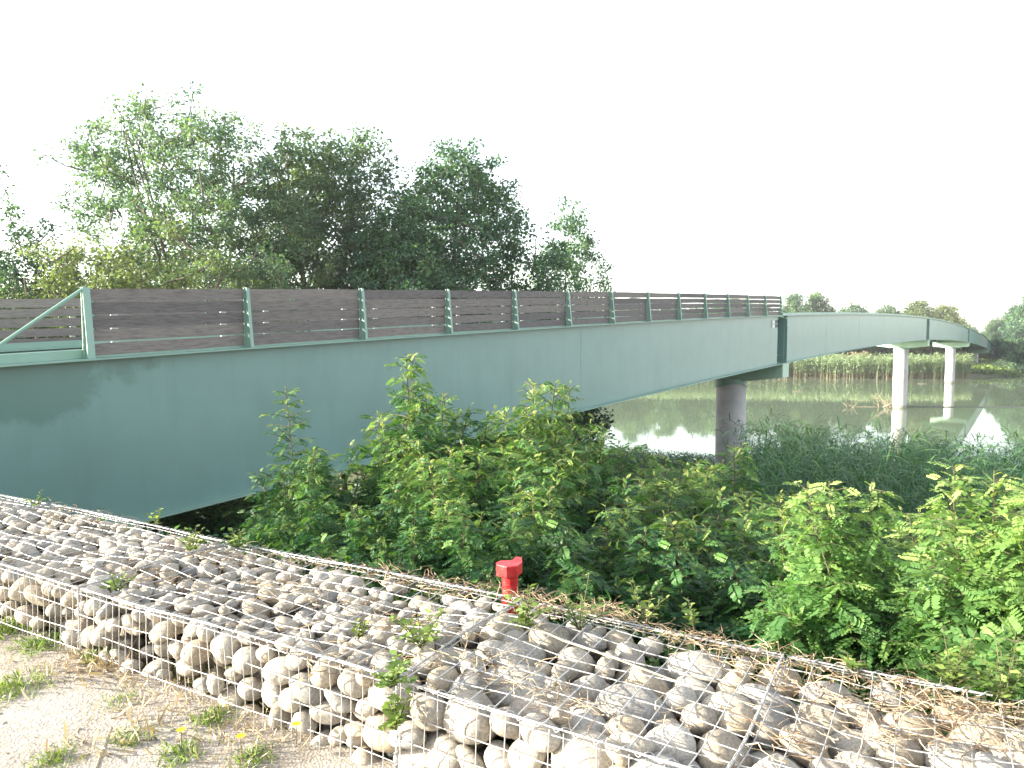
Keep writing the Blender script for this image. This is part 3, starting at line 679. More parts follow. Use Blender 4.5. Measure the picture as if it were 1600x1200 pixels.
for i, (x_, y_, d_, k_) in enumerate([(500, 735, 6.6, 'bush2'), (590, 745, 6.0, 'bush2'), (680, 705, 6.2, 'bush3'), (770, 735, 5.9, 'bush2'), (860, 710, 6.3, 'bush1'), (940, 745, 6.2, 'bush2'),
        (1020, 740, 7.0, 'bush3'), (1090, 765, 6.6, 'bush2'), (1170, 775, 6.4, 'bush1'), (1080, 725, 9.6, 'bush3'), (1235, 765, 8.2, 'bush2'), (1010, 712, 10.5, 'bush2'), (1210, 800, 5.8, 'bush2'),
        (640, 800, 5.1, 'low'), (730, 800, 5.0, 'low'), (820, 805, 5.0, 'low'), (910, 815, 5.0, 'low'), (1000, 830, 5.0, 'low'), (1090, 850, 4.9, 'low'), (1180, 870, 4.8, 'low'), (1260, 900, 4.5, 'low'),
        (545, 805, 5.6, 'low'), (455, 800, 6.4, 'low'), (470, 760, 8.5, 'bush2'), (1290, 800, 6.5, 'bush2'), (1340, 860, 5.3, 'low'), (1420, 850, 5.6, 'bush2'), (920, 690, 9.8, 'bush2'), (1130, 735, 11.5, 'bush2'), (1270, 770, 10.5, 'bush3'),
        (1480, 800, 6.6, 'bush2'), (1580, 830, 5.4, 'bush2'), (840, 760, 5.6, 'bush3'), (700, 770, 5.5, 'bush3'), (960, 780, 5.6, 'bush1'), (1060, 800, 5.7, 'bush3'), (1150, 820, 5.5, 'bush2'), (1660, 800, 5.5, 'bush2'), (400, 800, 8.0, 'low'), (612, 640, 7.8, 'bush3'), (672, 612, 7.6, 'bush3'), (735, 640, 7.9, 'bush1'), (800, 632, 8.2, 'bush3'), (858, 640, 8.0, 'bush1'), (915, 655, 8.4, 'bush3'), (640, 680, 6.8, 'bush1'), (720, 690, 6.6, 'bush3'), (810, 690, 6.8, 'bush3'), (890, 695, 7.2, 'bush1'), (530, 705, 7.2, 'bush2'), (960, 715, 7.4, 'bush2'), (1045, 712, 9.0, 'bush1'), (1110, 715, 10.2, 'bush3'), (1245, 790, 5.2, 'bush3'), (1200, 765, 7.2, 'bush3'), (1455, 800, 5.2, 'bush3'), (1270, 850, 4.7, 'low'), (1440, 790, 7.0, 'bush1')]):
    shrub(k_, x_, y_, d_, LB, group='look-alike shrubs merged into the thicket on the bank')
shrub('lush', 1320, 752, 3.95, 'bright sunlit shrub rising behind the right part of the gabion wall', group=G1)
shrub('bush2', 1430, 835, 4.3, 'lower darker shrub between the two bright sunlit shrubs', group=G1)
shrub('lush', 1552, 735, 3.45, 'tall bright sunlit shrub at the right edge of the picture', group=G1)
shrub('lush', 1625, 790, 3.5, 'bright shrub cut off by the right edge beside the tall sunlit one', group=G1)
# young shrubs in the sun beyond and under the girder
for i, (x_, y_, d_) in enumerate([(300, 795, 15.5), (345, 790, 14.8), (390, 783, 15.2), (265, 800, 14.5), (420, 776, 16.5)]):
    shrub('low', x_, y_ - 12, d_, 'sunlit yellow-green bush seen under the girder beyond the gabion wall', group='bushes in the sun under the bridge', sc_=1.5)

for i, (x_, y_, d_) in enumerate([(270, 768, 23), (315, 760, 24), (362, 756, 25), (405, 752, 26), (340, 768, 22.5), (440, 748, 27)]):
    shrub('lush', x_, y_, d_, 'bright yellow-green bush beyond the bridge seen below the girder', group='sunlit bushes beyond the girder', sc_=1.6)
pts = []
for i in range(260):
    a_ = rng.uniform(-1.2, 9); q_ = rng.uniform(3.12, 3.7); X_, Y_ = a_ * AW[0] + q_ * NW[0], a_ * AW[1] + q_ * NW[1]; pts.append((X_, Y_, float(ground_z(X_, Y_)) - .02))
kk = 260 * 40; ci = np.repeat(np.arange(260), 40); off = rng.normal(0, 1, (kk, 3)) * .07; off[:, 2] = rng.random(kk) ** 1.5 * .16
dd = rng.normal(0, 1, (kk, 3)); dd[:, 2] = np.abs(dd[:, 2]) * .6; DI = np.array([(0, 0, 0), (.45, .32, .03), (1, 0, -.05), (.45, -.32, .03)])
V, T = place([DI], np.array(pts)[ci] + off, dd, rng.normal(0, .6, kk), .035 * rng.uniform(.6, 1.3, kk), rng.random(kk), 4)
tag(link('bank_edge_weeds', polymesh('bank_edge_weeds', V, 4, T), M['weed']), 'low green weeds along the bank edge right behind the gabion wall', 'weeds', kind='stuff')
# ---------------------------------------------------------------- trees
DIA = np.array([(0, 0, 0), (.45, .32, .03), (1, 0, -.05), (.45, -.32, .03)]); DIA2 = np.array([(0, 0, 0), (.5, .26, -.04), (1.05, .02, -.2), (.4, -.3, .05)])
def tree_parts(seed, h, wid, clumps, per, leaf, cr=.4, trunkh=.2, shape='round', lean=0, multi=1, tones=(0, 1), tr=.16):
    r = np.random.default_rng(seed); C = []
    while len(C) < clumps:
        u = r.uniform(-1, 1, 3)
        if shape == 'round': env = (u[0] ** 2 + u[1] ** 2) * (1 + .35 * u[2]) + u[2] ** 2
        elif shape == 'cone': env = math.hypot(u[0], u[1]) / max(.08, (1 - (u[2] + 1) / 2) ** .55) if u[2] < .98 else 2
        elif shape == 'fan': env = (u[0] ** 2 + u[1] ** 2) / (.35 + .65 * (u[2] + 1) / 2) + max(0, u[2]) ** 2 * (1 + .2 * r.normal())
        else: env = (u[0] ** 2 + u[1] ** 2) * 1.2 + abs(u[2]) ** 3
        if env > 1 or (env < .25 and r.random() < .5): continue
        z = trunkh * h + (u[2] + 1) / 2 * (1 - trunkh) * h
        lump = 1 + .22 * math.sin(3 * math.atan2(u[1], u[0]) + seed) + .15 * math.sin(u[2] * 6 + seed)
        C.append((u[0] * wid / 2 * lump + lean * (z / h) ** 1.5, u[1] * wid / 2 * lump, z))
    C = np.array(C); wd = MB()
    # trunk(s) and connecting limbs
    nodes = []; rads = []
    for m in range(multi):
        az = r.uniform(0, 6.28); t = np.linspace(0, 1, 16); sp = (0 if multi == 1 else wid * .28)
        P = np.stack([lean * t ** 1.5 * .9 + math.cos(az) * sp * t + .15 * np.sin(t * 6 + m), math.sin(az) * sp * t + .15 * np.sin(t * 5), h * .9 * t - .4], -1)
        wd.tube(P, tr * (1 - .9 * t) / (multi ** .5) + .015, 7); nodes += list(P[3:])
    nodes = [np.array(n_) for n_ in nodes]; base = len(nodes)
    o = np.argsort(np.linalg.norm(C - np.array([0, 0, h * trunkh]), axis=1)); NA = np.array(nodes)
    for i in o:
        c = C[i]; d = np.linalg.norm(NA - c, axis=1) + np.clip(NA[:, 2] - c[2] + .3, 0, 9) * 3
        j = int(np.argmin(d)); a = NA[j]; mid = (a + c) / 2 + np.array([0, 0, -.06 * np.linalg.norm(c - a)]); rr = .018 + .012 * np.linalg.norm(c - a)
        wd.tube(np.array([a, mid, c]), np.array([rr, rr * .7, rr * .4]), 4); NA = np.vstack([NA, mid, c])
    k = clumps * per; ci = np.repeat(np.arange(clumps), per); csz = cr * r.uniform(.6, 1.3, clumps)
    off = r.normal(0, 1, (k, 3)); off /= np.linalg.norm(off, axis=1)[:, None]; off *= (r.random(k) ** .5)[:, None] * csz[ci][:, None] * np.array([1.15, 1.15, .8])
    pos = C[ci] + off; dirs = off + r.normal(0, .3, (k, 3)) * cr + np.array([0, 0, -.12]) * cr
    tone = np.clip(r.uniform(*tones, clumps)[ci] * .7 + r.random(k) * .3, 0, 1)
    V, T = place([DIA, DIA2], pos, dirs, r.normal(0, .9, k), leaf * r.uniform(.6, 1.3, k), tone, 4)
    cro = polymesh('crown', V, 4, T); tk = idxmesh('trunk', np.concatenate(wd.V), np.concatenate(wd.F), True); tk.materials.append(M['bark'])
    return tk, cro, h
def tree(parts, px_, top, Yd, label, m='treeleaf', group=None, wscale=1, name='broadleaf_tree', cat='tree', base=None, rz=0):
    tk, cro, h = parts; c = at(px_, top, Yd); gz = float(ground_z(c.x, c.y)) - .1
    s = (c.z - gz) / h; root = empty(name, (c.x, c.y, gz), rz); root.scale = (wscale * s, wscale * s, s); tag(root, label, cat, group)
    a = bpy.data.objects.new('trunk', tk); COL.objects.link(a); a.parent = root
    if not cro.materials: cro.materials.append(M[m])
    b = bpy.data.objects.new('crown', cro); COL.objects.link(b); b.parent = root
    if cro.materials[0] != M[m]: b.material_slots[0].link = 'OBJECT'; b.material_slots[0].material = M[m]
    return root
GB_ = 'trees on the near bank behind the bridge'
tree(tree_parts(11, 17, 10.5, 900, 75, .15, .42, .2, 'fan', -1.6, 4, (.2, 1), .22), 330, 155, 31, 'tall thin-crowned tree leaning left with many stems behind the plank railing', 'treeleaf', GB_)
tree(tree_parts(21, 15, 6.4, 700, 85, .15, .42, .15, 'col', -.5, 2, (.3, 1)), 530, 196, 34, 'narrow tall grey-green tree between the airy tree and the dense dark tree', 'treeleaf', GB_)
tree(tree_parts(12, 14, 5.5, 380, 80, .14, .42, .1, 'round', 0, 2, (.3, 1)), 455, 290, 31, 'lower bushy tree in the gap between the two tallest crowns', 'treeleaf', GB_)
tree(tree_parts(13, 15, 8.6, 1000, 90, .15, .46, .08, 'round', .3, 1, (0, .8)), 708, 222, 35, 'dense dark rounded tree right of the middle behind the plank railing', 'treeleaf_dark', GB_)
tree(tree_parts(31, 13, 6, 450, 90, .15, .46, .05, 'round', 0, 1, (0, .7)), 625, 300, 31, 'dark bushy tree filling in left of the dense rounded tree', 'treeleaf_dark', GB_)
tree(tree_parts(14, 14, 5.2, 230, 80, .16, .42, .35, 'round', .3, 1, (.2, .9), .12), 882, 312, 41, 'small airy tree with visible trunk standing alone right of the dense tree', 'treeleaf_dark', GB_, .78)
tree(tree_parts(15, 9, 6.5, 700, 90, .11, .33, .1, 'cone', 0, 1, (0, .6)), 62, 342, 24, 'dark pointed tree near the left edge above the far railing', 'treeleaf_dark', GB_)
tree(tree_parts(16, 8, 4.8, 330, 90, .11, .4, .1, 'round', 0, 2, (.4, 1)), 128, 372, 22, 'yellow-green bushy tree right of the dark pointed tree', 'treeleaf_pale', GB_)
tree(tree_parts(17, 8, 6, 330, 90, .11, .4, .1, 'round', 0, 2, (.2, 1)), 255, 355, 24, 'pale low bushy tree in front of the airy leaning tree', 'treeleaf_pale', GB_)
tree(tree_parts(18, 8, 5, 300, 80, .11, .4, .1, 'round', 0, 2, (.2, .9)), 400, 385, 25, 'low mid green bush tree just above the railing left of the narrow tree', 'treeleaf', GB_)
tree(tree_parts(19, 14, 5, 150, 60, .16, .45, .25, 'fan', .8, 2, (.1, .8)), -95, 215, 24, 'tall tree cut off by the left edge with only twig ends showing', 'treeleaf', GB_)
tree(tree_parts(20, 8, 4.5, 300, 80, .11, .4, .1, 'round', 0, 1, (0, .6)), -5, 400, 22, 'low dark tree at the left edge above the railing', 'treeleaf_dark', GB_)
# wood on the near bank seen under and past the girder
for i, (x_, y_, d_) in enumerate([(700, 468, 43), (765, 462, 44), (835, 466, 45), (560, 480, 52), (790, 470, 56)]):
    tree(tree_parts(40 + i, 12, 9, 620, 80, .24, .6, .02, 'round', 0, 1, (0, .6)), x_, y_, d_, 'low dark tree hidden mostly by the bridge behind the dense tree', 'treeleaf_dark', 'dark low trees behind the bridge')
# far bank
FT = [tree_parts(50 + i, 16, 13, 380, 80, .5, 1.2, .04, 'round', 0, 1, (0, 1), .3) for i in range(4)]
GF = 'trees on the far bank'
for i, (x_, y_, d_, ws, m_, lab) in enumerate([
    (1245, 462, 205, .7, 'treeleaf_dark', 'far dark tree with a rounded crown just right of the railing end'),
    (1276, 458, 207, .65, 'treeleaf_dark', 'far dark tree with two lobes beside the railing end'),
    (1336, 473, 215, .8, 'treeleaf_dark', 'small flat-topped dark tree standing alone above the girder'),
    (1388, 478, 225, .95, 'treeleaf', 'far mid green tree left of the long pale crown above the girder'),
    (1440, 473, 220, 1.2, 'treeleaf_pale', 'far pale olive tree with a broad crown above the girder arch'),
    (1478, 478, 215, .85, 'treeleaf_pale', 'far pale tree at the right end of the broad olive crown'),
    (1520, 508, 265, .45, 'treeleaf', 'small distant green tree where the bridge descends'),
    (1556, 497, 250, .6, 'treeleaf', 'green tree above the far end of the bridge'),
    (1586, 480, 225, .7, 'treeleaf_dark', 'dark tree on the far bank near the right edge'),
    (1618, 460, 190, .8, 'treeleaf_dark', 'tall green tree cut off by the right edge on the far bank')]):
    tree(FT[i % 4], x_, y_, d_, lab, m_, GF, ws, rz=i * 1.3)
for i in range(34):                          # the belt of trees behind and between, mostly screened by the bridge
    x_ = 640 + i * 30 + rng.uniform(-9, 9); y_ = rng.uniform(468, 480) if x_ < 1210 else (rng.uniform(496, 503) if x_ < 1460 else rng.uniform(508, 522))
    if 1205 < x_ < 1310: y_ = 505
    d_ = rng.uniform(205, 240) + (45 if x_ > 1450 else 0)
    tree(FT[i % 4], x_, y_, d_, 'dark tree in the wooded belt screened by the bridge on the far bank', 'treeleaf_dark', 'screened trees in the far wooded belt', .9 if x_ < 1210 else 1.1, rz=i)
for (x_, y_, d_, m_, lab) in [(1345, 550, 186, 'rustleaf', 'brownish bush among the far reeds left of the second pier'), (1500, 568, 196, 'treeleaf_dark', 'dark green bush on the far bank under the bridge end'), (1572, 560, 200, 'treeleaf', 'rounded green bush at the far bank right of the bridge end'), (1320, 556, 188, 'rustleaf', 'smaller brown-tinted bush beside the brownish bush in the far reeds')]:
    tree(tree_parts(int(x_), 6, 10, 90, 60, .45, .9, .0, 'round', 0, 1, (0, 1), .1), x_, y_, d_, lab, m_, 'bushes on the far bank', 1.0, name='bank_bush', cat='bush')
# ---------------------------------------------------------------- reeds
def reeds(name, pts, hmin, hmax, nl, ll, lw, segs, matl, label, lean=.25, bytone='rand', stemw=.006):
    k = len(pts); h = rng.uniform(hmin, hmax, k); az = rng.uniform(0, 6.283, k); ln = np.abs(rng.normal(0, lean, k)) * h
    Vs = []; Ts = []
    # stems: two crossed-free thin quads in 3 segments
    def quadstrip(P, Wd, side, tone):    # P (k,m,3) Wd (m,) side (k,3)
        m = P.shape[1]; L = P - side[:, None] * Wd[None, :, None]; Rr = P + side[:, None] * Wd[None, :, None]
        for i in range(m - 1):
            Vs.append(np.stack([L[:, i], Rr[:, i], Rr[:, i + 1], L[:, i + 1]], 1).reshape(-1, 3))
            Ts.append(tone[:, i] if tone.ndim == 2 else tone)
    t = np.linspace(0, 1, 4); P = pts[:, None] + np.stack([np.cos(az)[:, None] * ln[:, None] * t ** 2, np.sin(az)[:, None] * ln[:, None] * t ** 2, h[:, None] * t[None]], -1)
    sd = rng.uniform(0, 6.283, k); side = np.stack([np.cos(sd), np.sin(sd), 0 * sd], -1)
    tn = np.tile(t, (k, 1)) if bytone == 'height' else np.tile(.5 + 0 * t, (k, 1)); quadstrip(P, np.array([1, .9, .7, .2]) * stemw, side, tn)
    pref = rng.uniform(0, 6.283)
    for j in range(nl):
        tt = .22 + .76 * (j + rng.random(k)) / nl; b = pts + np.stack([np.cos(az) * ln * tt ** 2, np.sin(az) * ln * tt ** 2, h * tt], -1)
        a2 = rng.uniform(0, 6.283, k); el = rng.uniform(.2, 1.1, k); L = ll * rng.uniform(.6, 1.2, k); u = np.linspace(0, 1, segs + 1); dr = rng.uniform(.3, 1.2, k)
        P = b[:, None] + np.stack([np.cos(a2)[:, None] * np.cos(el)[:, None] * L[:, None] * u, np.sin(a2)[:, None] * np.cos(el)[:, None] * L[:, None] * u, (np.sin(el)[:, None] * u - dr[:, None] * u ** 2 * .7) * L[:, None]], -1)
        side = np.stack([-np.sin(a2), np.cos(a2), .3 + 0 * a2], -1); Wd = lw * (np.sin(np.clip(u * .85 + .15, 0, 1) * math.pi) * .9 + .05) * np.where(u > .98, .1, 1)
        tone = np.repeat(tt[:, None], segs, 1) if bytone == 'height' else np.repeat(np.clip(.1 + rng.random(k) * .6 + .3 * tt ** 3, 0, 1)[:, None], segs, 1)
        quadstrip(P, Wd, side, tone)
    V = np.concatenate(Vs); T = np.concatenate(Ts)
    o = link(name, polymesh(name, V, 4, T), matl); return tag(o, label, 'reeds', kind='stuff')
def scatter(n, ulo, uhi, dlo, dhi, f=None):
    out = []
    while len(out) < n:
        d = rng.uniform(dlo ** 2, dhi ** 2) ** .5; u = rng.uniform(ulo, uhi); X_, Y_ = u * d, d
        if f and not f(X_, Y_, u): continue
        out.append((X_, Y_, float(ground_z(X_, Y_)) - .05))
    return np.array(out)
qf = lambda X_, Y_: NW[0] * X_ + NW[1] * Y_
def nearf(X_, Y_, u):
    if qf(X_, Y_) > 59: return False
    s_ = X_ * SN + Y_ * CS; p_ = -X_ * CS + Y_ * SN
    if 12 < p_ < 20.5 and s_ < 52: return rng.random() < .25 and True
    return True
pts = scatter(3500, .31, 1.0, 15, 32, nearf); reeds('near_reeds', pts, 3.3, 4.7, 13, .62, .016, 4, M['reed'], 'tall dark green reeds with arching leaves covering the near bank on the right', .16)
pts = scatter(3000, .31, 1.1, 29, 54, nearf); reeds('waterside_reeds', pts, 2.2, 3.5, 8, .65, .020, 2, M['reed'], 'dark reeds along the near waterline behind the first pier', .15)
pts = scatter(1500, -.2, .3, 17, 48, nearf); reeds('shaded_reeds', pts, 1.3, 2.3, 9, .6, .018, 3, M['reed'], 'dark shaded reeds and grass beneath the bridge left of the first pier', .2)
# far reeds with brown feet
def farf(X_, Y_, u):
    d = Y_ - (180 + 4 * math.sin(X_ * .05) + min(max((X_ - 105) * .3, 0), 14)) + max(-X_ - 10, 0) * .25
    return -.6 < d < 7
pts = scatter(6500, -.1, .62, 170, 205, farf)
hsc = 1.0
reeds('far_reeds', pts, 3.6, 5.6, 6, 1.4, .10, 2, M['farreed'], 'pale green reeds with brown feet along the far waterline', .12, 'height', .05)
# grass and low growth on the slope between shrubs and reeds
pts = scatter(5200, -.5, .95, 4.2, 22, lambda X_, Y_, u: qf(X_, Y_) > 4.3 and (lambda p_: not (12.9 < p_ < 19.4 and float(zt(X_ * SN + Y_ * CS)) - DEP < ground_z(X_, Y_) + .6))(-X_ * CS + Y_ * SN))
k = len(pts)
def clump_leaves(pts, per, spread, hgt, leaf, matl, name, label, cat, tmpl=(DIA, DIA2)):
    k = len(pts) * per; ci = np.repeat(np.arange(len(pts)), per); off = rng.normal(0, 1, (k, 3)) * np.array([spread, spread, 0]); off[:, 2] = rng.random(k) ** 1.3 * hgt
    dirs = rng.normal(0, 1, (k, 3)); dirs[:, 2] = np.abs(dirs[:, 2]) * .6
    V, T = place(list(tmpl), pts[ci] + off, dirs, rng.normal(0, .6, k), leaf * rng.uniform(.6, 1.3, k), np.clip(rng.random(len(pts))[ci] * .6 + .4 * rng.random(k), 0, 1), 4)
    return tag(link(name, polymesh(name, V, 4, T), matl), label, cat, kind='stuff')
clump_leaves(pts, 40, .22, .7, .075, M['treeleaf_dark'], 'undergrowth', 'tangled low green growth covering the slope under the shrubs', 'undergrowth')
pts = scatter(2500, .3, 1.0, 9, 19); clump_leaves(pts, 30, .25, 1.5, .10, M['treeleaf'], 'tall_weeds', 'tall leafy weeds between the shrubs and the reeds on the right', 'weeds')
pts = scatter(900, -.55, -.25, 20, 32); clump_leaves(pts, 30, .3, .9, .11, M['treeleaf_pale'], 'sunny_weeds', 'pale sunlit low weeds beyond the bridge under the girder', 'weeds')
pts = scatter(4200, .56, .80, 186, 260, lambda X_, Y_, u: farf(X_, Y_, u) or True); clump_leaves(pts, 12, 1.0, 1.0, .9, M['weed'], 'far_meadow', 'bright green rough grass on the far bank at the right', 'grass')

pts = scatter(1500, -.1, .5, 40, 72, lambda X_, Y_, u: 50 < qf(X_, Y_) < 58.5); clump_leaves(pts, 30, .35, .9, .16, M['reed'], 'waterside_grass', 'low dark green grass along the near waterline under the bridge', 'grass')
# ---------------------------------------------------------------- things in the water
def branchy(seed, n, spread, hgt, r0):
    r = np.random.default_rng(seed); m = MB()
    for i in range(n):
        a = r.uniform(0, 6.28); el = r.uniform(.3, 1.2); L = hgt * r.uniform(.5, 1.1); t = np.linspace(0, 1, 6)
        x0 = r.normal(0, spread); P = np.stack([x0 + math.cos(a) * math.cos(el) * L * t + .1 * L * np.sin(t * 4 + i), math.sin(a) * math.cos(el) * L * t, math.sin(el) * L * t - .05], -1)
        m.tube(P, r0 * (1 - .8 * t), 5)
        for k in range(4):
            j = r.integers(1, 5); b = P[j]; a2 = r.uniform(0, 6.28); l2 = L * r.uniform(.2, .5)
            m.tube(np.array([b, b + np.array([math.cos(a2), math.sin(a2) * .5, r.uniform(.1, .9)]) * l2 * .6, b + np.array([math.cos(a2), math.sin(a2) * .5, .6]) * l2]), np.array([r0 * .5, r0 * .35, r0 * .15]), 4)
    return m
def atwater(x_, y_):
    u, m_ = un(x_, y_); Yd = WL / m_; return (u * Yd, Yd, WL)
tag(branchy(1, 9, .8, 3.6, .06).build('dead_branch', M['deadwood'], loc=atwater(1384, 636)), 'bleached dead branch sticking out of the water left of the second pier', 'branch')
tag(branchy(2, 5, .4, 1.4, .04).build('dead_branch', M['deadwood'], loc=atwater(1334, 637)), 'small tangle of dead twigs floating left of the larger dead branch', 'branch')
m = MB(); c0 = np.array(atwater(1352, 636)); m.tube([c0 + np.array([x_, 0, .03]) for x_ in (-2, -.5, 1.2, 2)], [.05, .08, .07, .03], 5); tag(m.build('floating_log', M['deadwood']), 'thin pale log afloat between the two dead branches', 'log')
m = MB(); pa, pb = np.array(atwater(1328, 635.5)), np.array(atwater(1700, 636.5)); t = np.linspace(0, 1, 30)
m.tube(pa + (pb - pa) * t[:, None] + np.stack([0 * t, .4 * np.sin(t * 9), 0 * t + .02], -1), .10, 6); tag(m.build('floating_rope', M['cable']), 'thin dark line floating across the river past the second pier', 'rope')
for (x_, y_) in [(1247, 612), (1440, 600)]:
    m = MB(); c0 = np.array(atwater(x_, y_)); m.tube([c0 + np.array([q, 0, .04]) for q in (-1, 0, 1.1)], [.05, .12, .05], 5)
    tag(m.build('drift_twig', M['deadwood']), 'small pale drift twig on the water ' + ('left of the second pier near the far reeds' if x_ < 1300 else 'between the second and third piers'), 'twig')

# ---------------------------------------------------------------- small growth on the gabion and the path
def on_wall(x_, y_):                    # pixel -> top plane of the wall
    u, m_ = un(x_, y_); Yd = GT / m_; return np.array((u * Yd, Yd, GT))
def on_path(x_, y_):
    u, m_ = un(x_, y_); Yd = -1.65 / m_; return np.array((u * Yd, Yd, -1.65))
BL = np.array([(0, -.5, 0), (0, .5, 0), (.6, .42, .12), (1, 0, .05)]) * np.array([1, .03, 1])
def tuft(name, c, n, L, matl, label, cat, group=None, spread=.05, up=1.0, tmpl=None, tone=(0, 1)):
    base = np.zeros((n, 3)); base[:, :2] = rng.normal(0, spread, (n, 2)); d = rng.normal(0, 1, (n, 3)); d[:, 2] = np.abs(rng.normal(up, .4, n))
    V, T = place(tmpl or [BL], base, d, rng.normal(0, 1.5, n), L * rng.uniform(.5, 1.2, n), rng.uniform(*tone, n), 4)
    return tag(link(name, polymesh(name, V, 4, T), matl, loc=c), label, cat, group)
def weed(c, h, n, leaf, label, group=None, lean=(0, 0), matl='weed', name='weed_plant'):
    m = MB(); pos = []; dirs = []
    for s_ in range(n):
        a = rng.uniform(0, 6.28); t = np.linspace(0, 1, 7); o = rng.uniform(.15, .7) * h
        P = np.stack([(math.cos(a) * o + lean[0]) * t, (math.sin(a) * o + lean[1]) * t, h * t * rng.uniform(.6, 1.1) - (.4 * h * t * t if o > .4 * h else 0)], -1); m.tube(P, .0022 * (1 - .7 * t) + .0006, 4)
        for k in range(12):
            u = .15 + .85 * k / 12; p = np.array([np.interp(u, t, P[:, c_]) for c_ in range(3)]); b = a + k * 2.4; pos.append(p); dirs.append((math.cos(b), math.sin(b), .4))
    root = empty(name, c); tag(root, label, 'weed', group)
    m.build('stems', M['stem'], root)
    V, T = place([DIA, DIA2], np.array(pos), np.array(dirs), rng.normal(0, .5, len(pos)), leaf * rng.uniform(.5, 1.2, len(pos)), rng.random(len(pos)), 4)
    link('leaves', polymesh('leaves', V, 4, T), M[matl], root); return root
GWd = 'small weeds growing through the gabion top'
for (x_, y_, h, n, lf, lab) in [
    (300, 865, .16, 10, .035, 'trailing green weed across the gabion top below the girder end'), (370, 858, .13, 9, .035, 'green weed at the back edge of the gabion where the girder ends'),
    (185, 925, .12, 6, .03, 'small green weed on the front edge of the left gabion'), (245, 822, .16, 3, .035, 'single upright yellowish shoot at the back edge of the gabion'),
    (60, 792, .14, 5, .03, 'weed with yellow-green tips at the upper left gabion edge'),
    (660, 1015, .20, 12, .035, 'pale green weed clump in the middle of the gabion top'), (560, 1000, .09, 6, .028, 'small green weed left of the pale weed clump'),
    (820, 985, .20, 9, .04, 'leafy green weed on the gabion just right of the red marker post'), (905, 985, .22, 9, .03, 'upright fine-leaved weed on the gabion top near the back edge'),
    (1010, 975, .22, 4, .045, 'bright upright shoot at the back edge of the gabion'), (1085, 985, .14, 4, .04, 'small bent green shoot at the back edge of the gabion'),
    (1490, 1075, .22, 14, .04, 'green weed mound at the right back edge of the gabion'), (1570, 1100, .20, 12, .04, 'dark green weed at the far right of the gabion'),
    (610, 1075, .14, 9, .036, 'leafy vine hanging over the front corner of the gabion'), (1330, 1050, .1, 4, .04, 'small round leaf shoot among the dry stalks at right')]:
    weed(on_wall(x_, y_) + np.array([0, 0, .0]), h, n, lf, lab, GWd)
v = weed(on_wall(620, 1085) + np.array([0, -.02, -.12]),   .12, 7, .042, 'broad-leaved green vine on the front mesh of the gabion', GWd)
# dry stalks and twigs caught in the mesh
def straw(name, c, n, L, spread, label, th=.0016, mbx=None):
    m = mbx or MB(); c0 = np.array(c) if mbx else 0; c0 = c0 + np.zeros(3)
    for i in range(n):
        a = rng.uniform(0, 6.28); el = rng.normal(.15, .35); l = L * rng.uniform(.3, 1.2); t = np.linspace(0, 1, 5); o = rng.normal(0, 1, 2) * spread
        p = c0 + np.array([o[0] * AW[0] + o[1] * .35 * NW[0], o[0] * AW[1] + o[1] * .35 * NW[1], rng.uniform(0, .03)])
        kn = np.cumsum(np.vstack([np.zeros(3), rng.normal(0, .06, (4, 3)) * l]), 0); tn_ = rng.random()
        Pt = p + np.stack([math.cos(a) * l * t, math.sin(a) * l * t, math.sin(el) * l * t * (1 - .5 * t)], -1) + kn; m.tube(Pt, th * rng.uniform(.5, 1.5) * (1.2 - t * .8), 4, tone=tn_)
        if i % 3 == 0: m.tube(np.array([Pt[2], Pt[2] + rng.normal(0, .3, 3) * l]), [th * .7, th * .3], 3, tone=tn_)
        if i % 4 == 0:                # shrivelled leaf
            c_ = Pt[-1]; d1, d2 = rng.normal(0, .012, (2, 3)); m.add([c_, c_ + d1 * .6, c_ + (d1 + d2) * .6, c_ + d2 * .6], [(0, 1, 2, 3)], rng.random() * .6)
    if mbx: return None
    return tag(m.build(name, M['straw'], loc=c, tones=True), label, 'dry stalks', kind='stuff')
for (x_, y_, n, L, sp, lab) in [
    (620, 905, 50, .12, .12, 'dry brown stalks at the back edge of the gabion left of the red post'), (700, 925, 60, .12, .14, 'tangle of dry stalks beside the red marker post'), (650, 975, 60, .12, .16, 'dry leaf litter among the cobbles above the pale weed clump'),
    (860, 950, 70, .12, .14, 'dry brown stalks behind the leafy weed right of the red post'), (950, 960, 60, .14, .10, 'tuft of tall dry stalks at the back edge of the gabion'), (1060, 1000, 50, .10, .14, 'matted dry litter in the middle of the right gabion back edge'),
    (1130, 1020, 50, .12, .12, 'matted brown litter right of the bright upright shoot'), (1230, 1060, 40, .14, .14, 'long dry stalks over the cobbles right of the middle'), (1350, 1090, 50, .15, .16, 'thick dry litter over the right gabion'),
    (1400, 1160, 45, .14, .14, 'dry litter on the cobbles at the lower right'), (1500, 1140, 50, .14, .16, 'pale dry stalks at the right edge of the gabion'), (1260, 1165, 30, .12, .12, 'dry litter beside the lower right cobbles'),
    (330, 870, 70, .12, .18, 'grey dry twigs across the left gabion'), (120, 810, 90, .14, .35, 'dry twigs along the upper left gabion edge'), (560, 1040, 60, .12, .16, 'dry stalks on the gabion left of the hanging vine'),
    (760, 1040, 60, .14, .16, 'dry stalks on the gabion right of the hanging vine'), (480, 930, 70, .1, .25, 'scattered thin twigs on the middle gabion'), (250, 900, 60, .1, .25, 'scattered thin twigs on the left gabion'),
    (880, 1100, 40, .14, .14, 'few dry stalks above the nearest front cobbles'), (1560, 1120, 50, .12, .1, 'brown dry litter in the lower right corner')]:
    straw('dry_stalks', on_wall(x_, y_) + np.array([0, 0, -.01]), n, L, sp, lab)
edge_mb = MB()
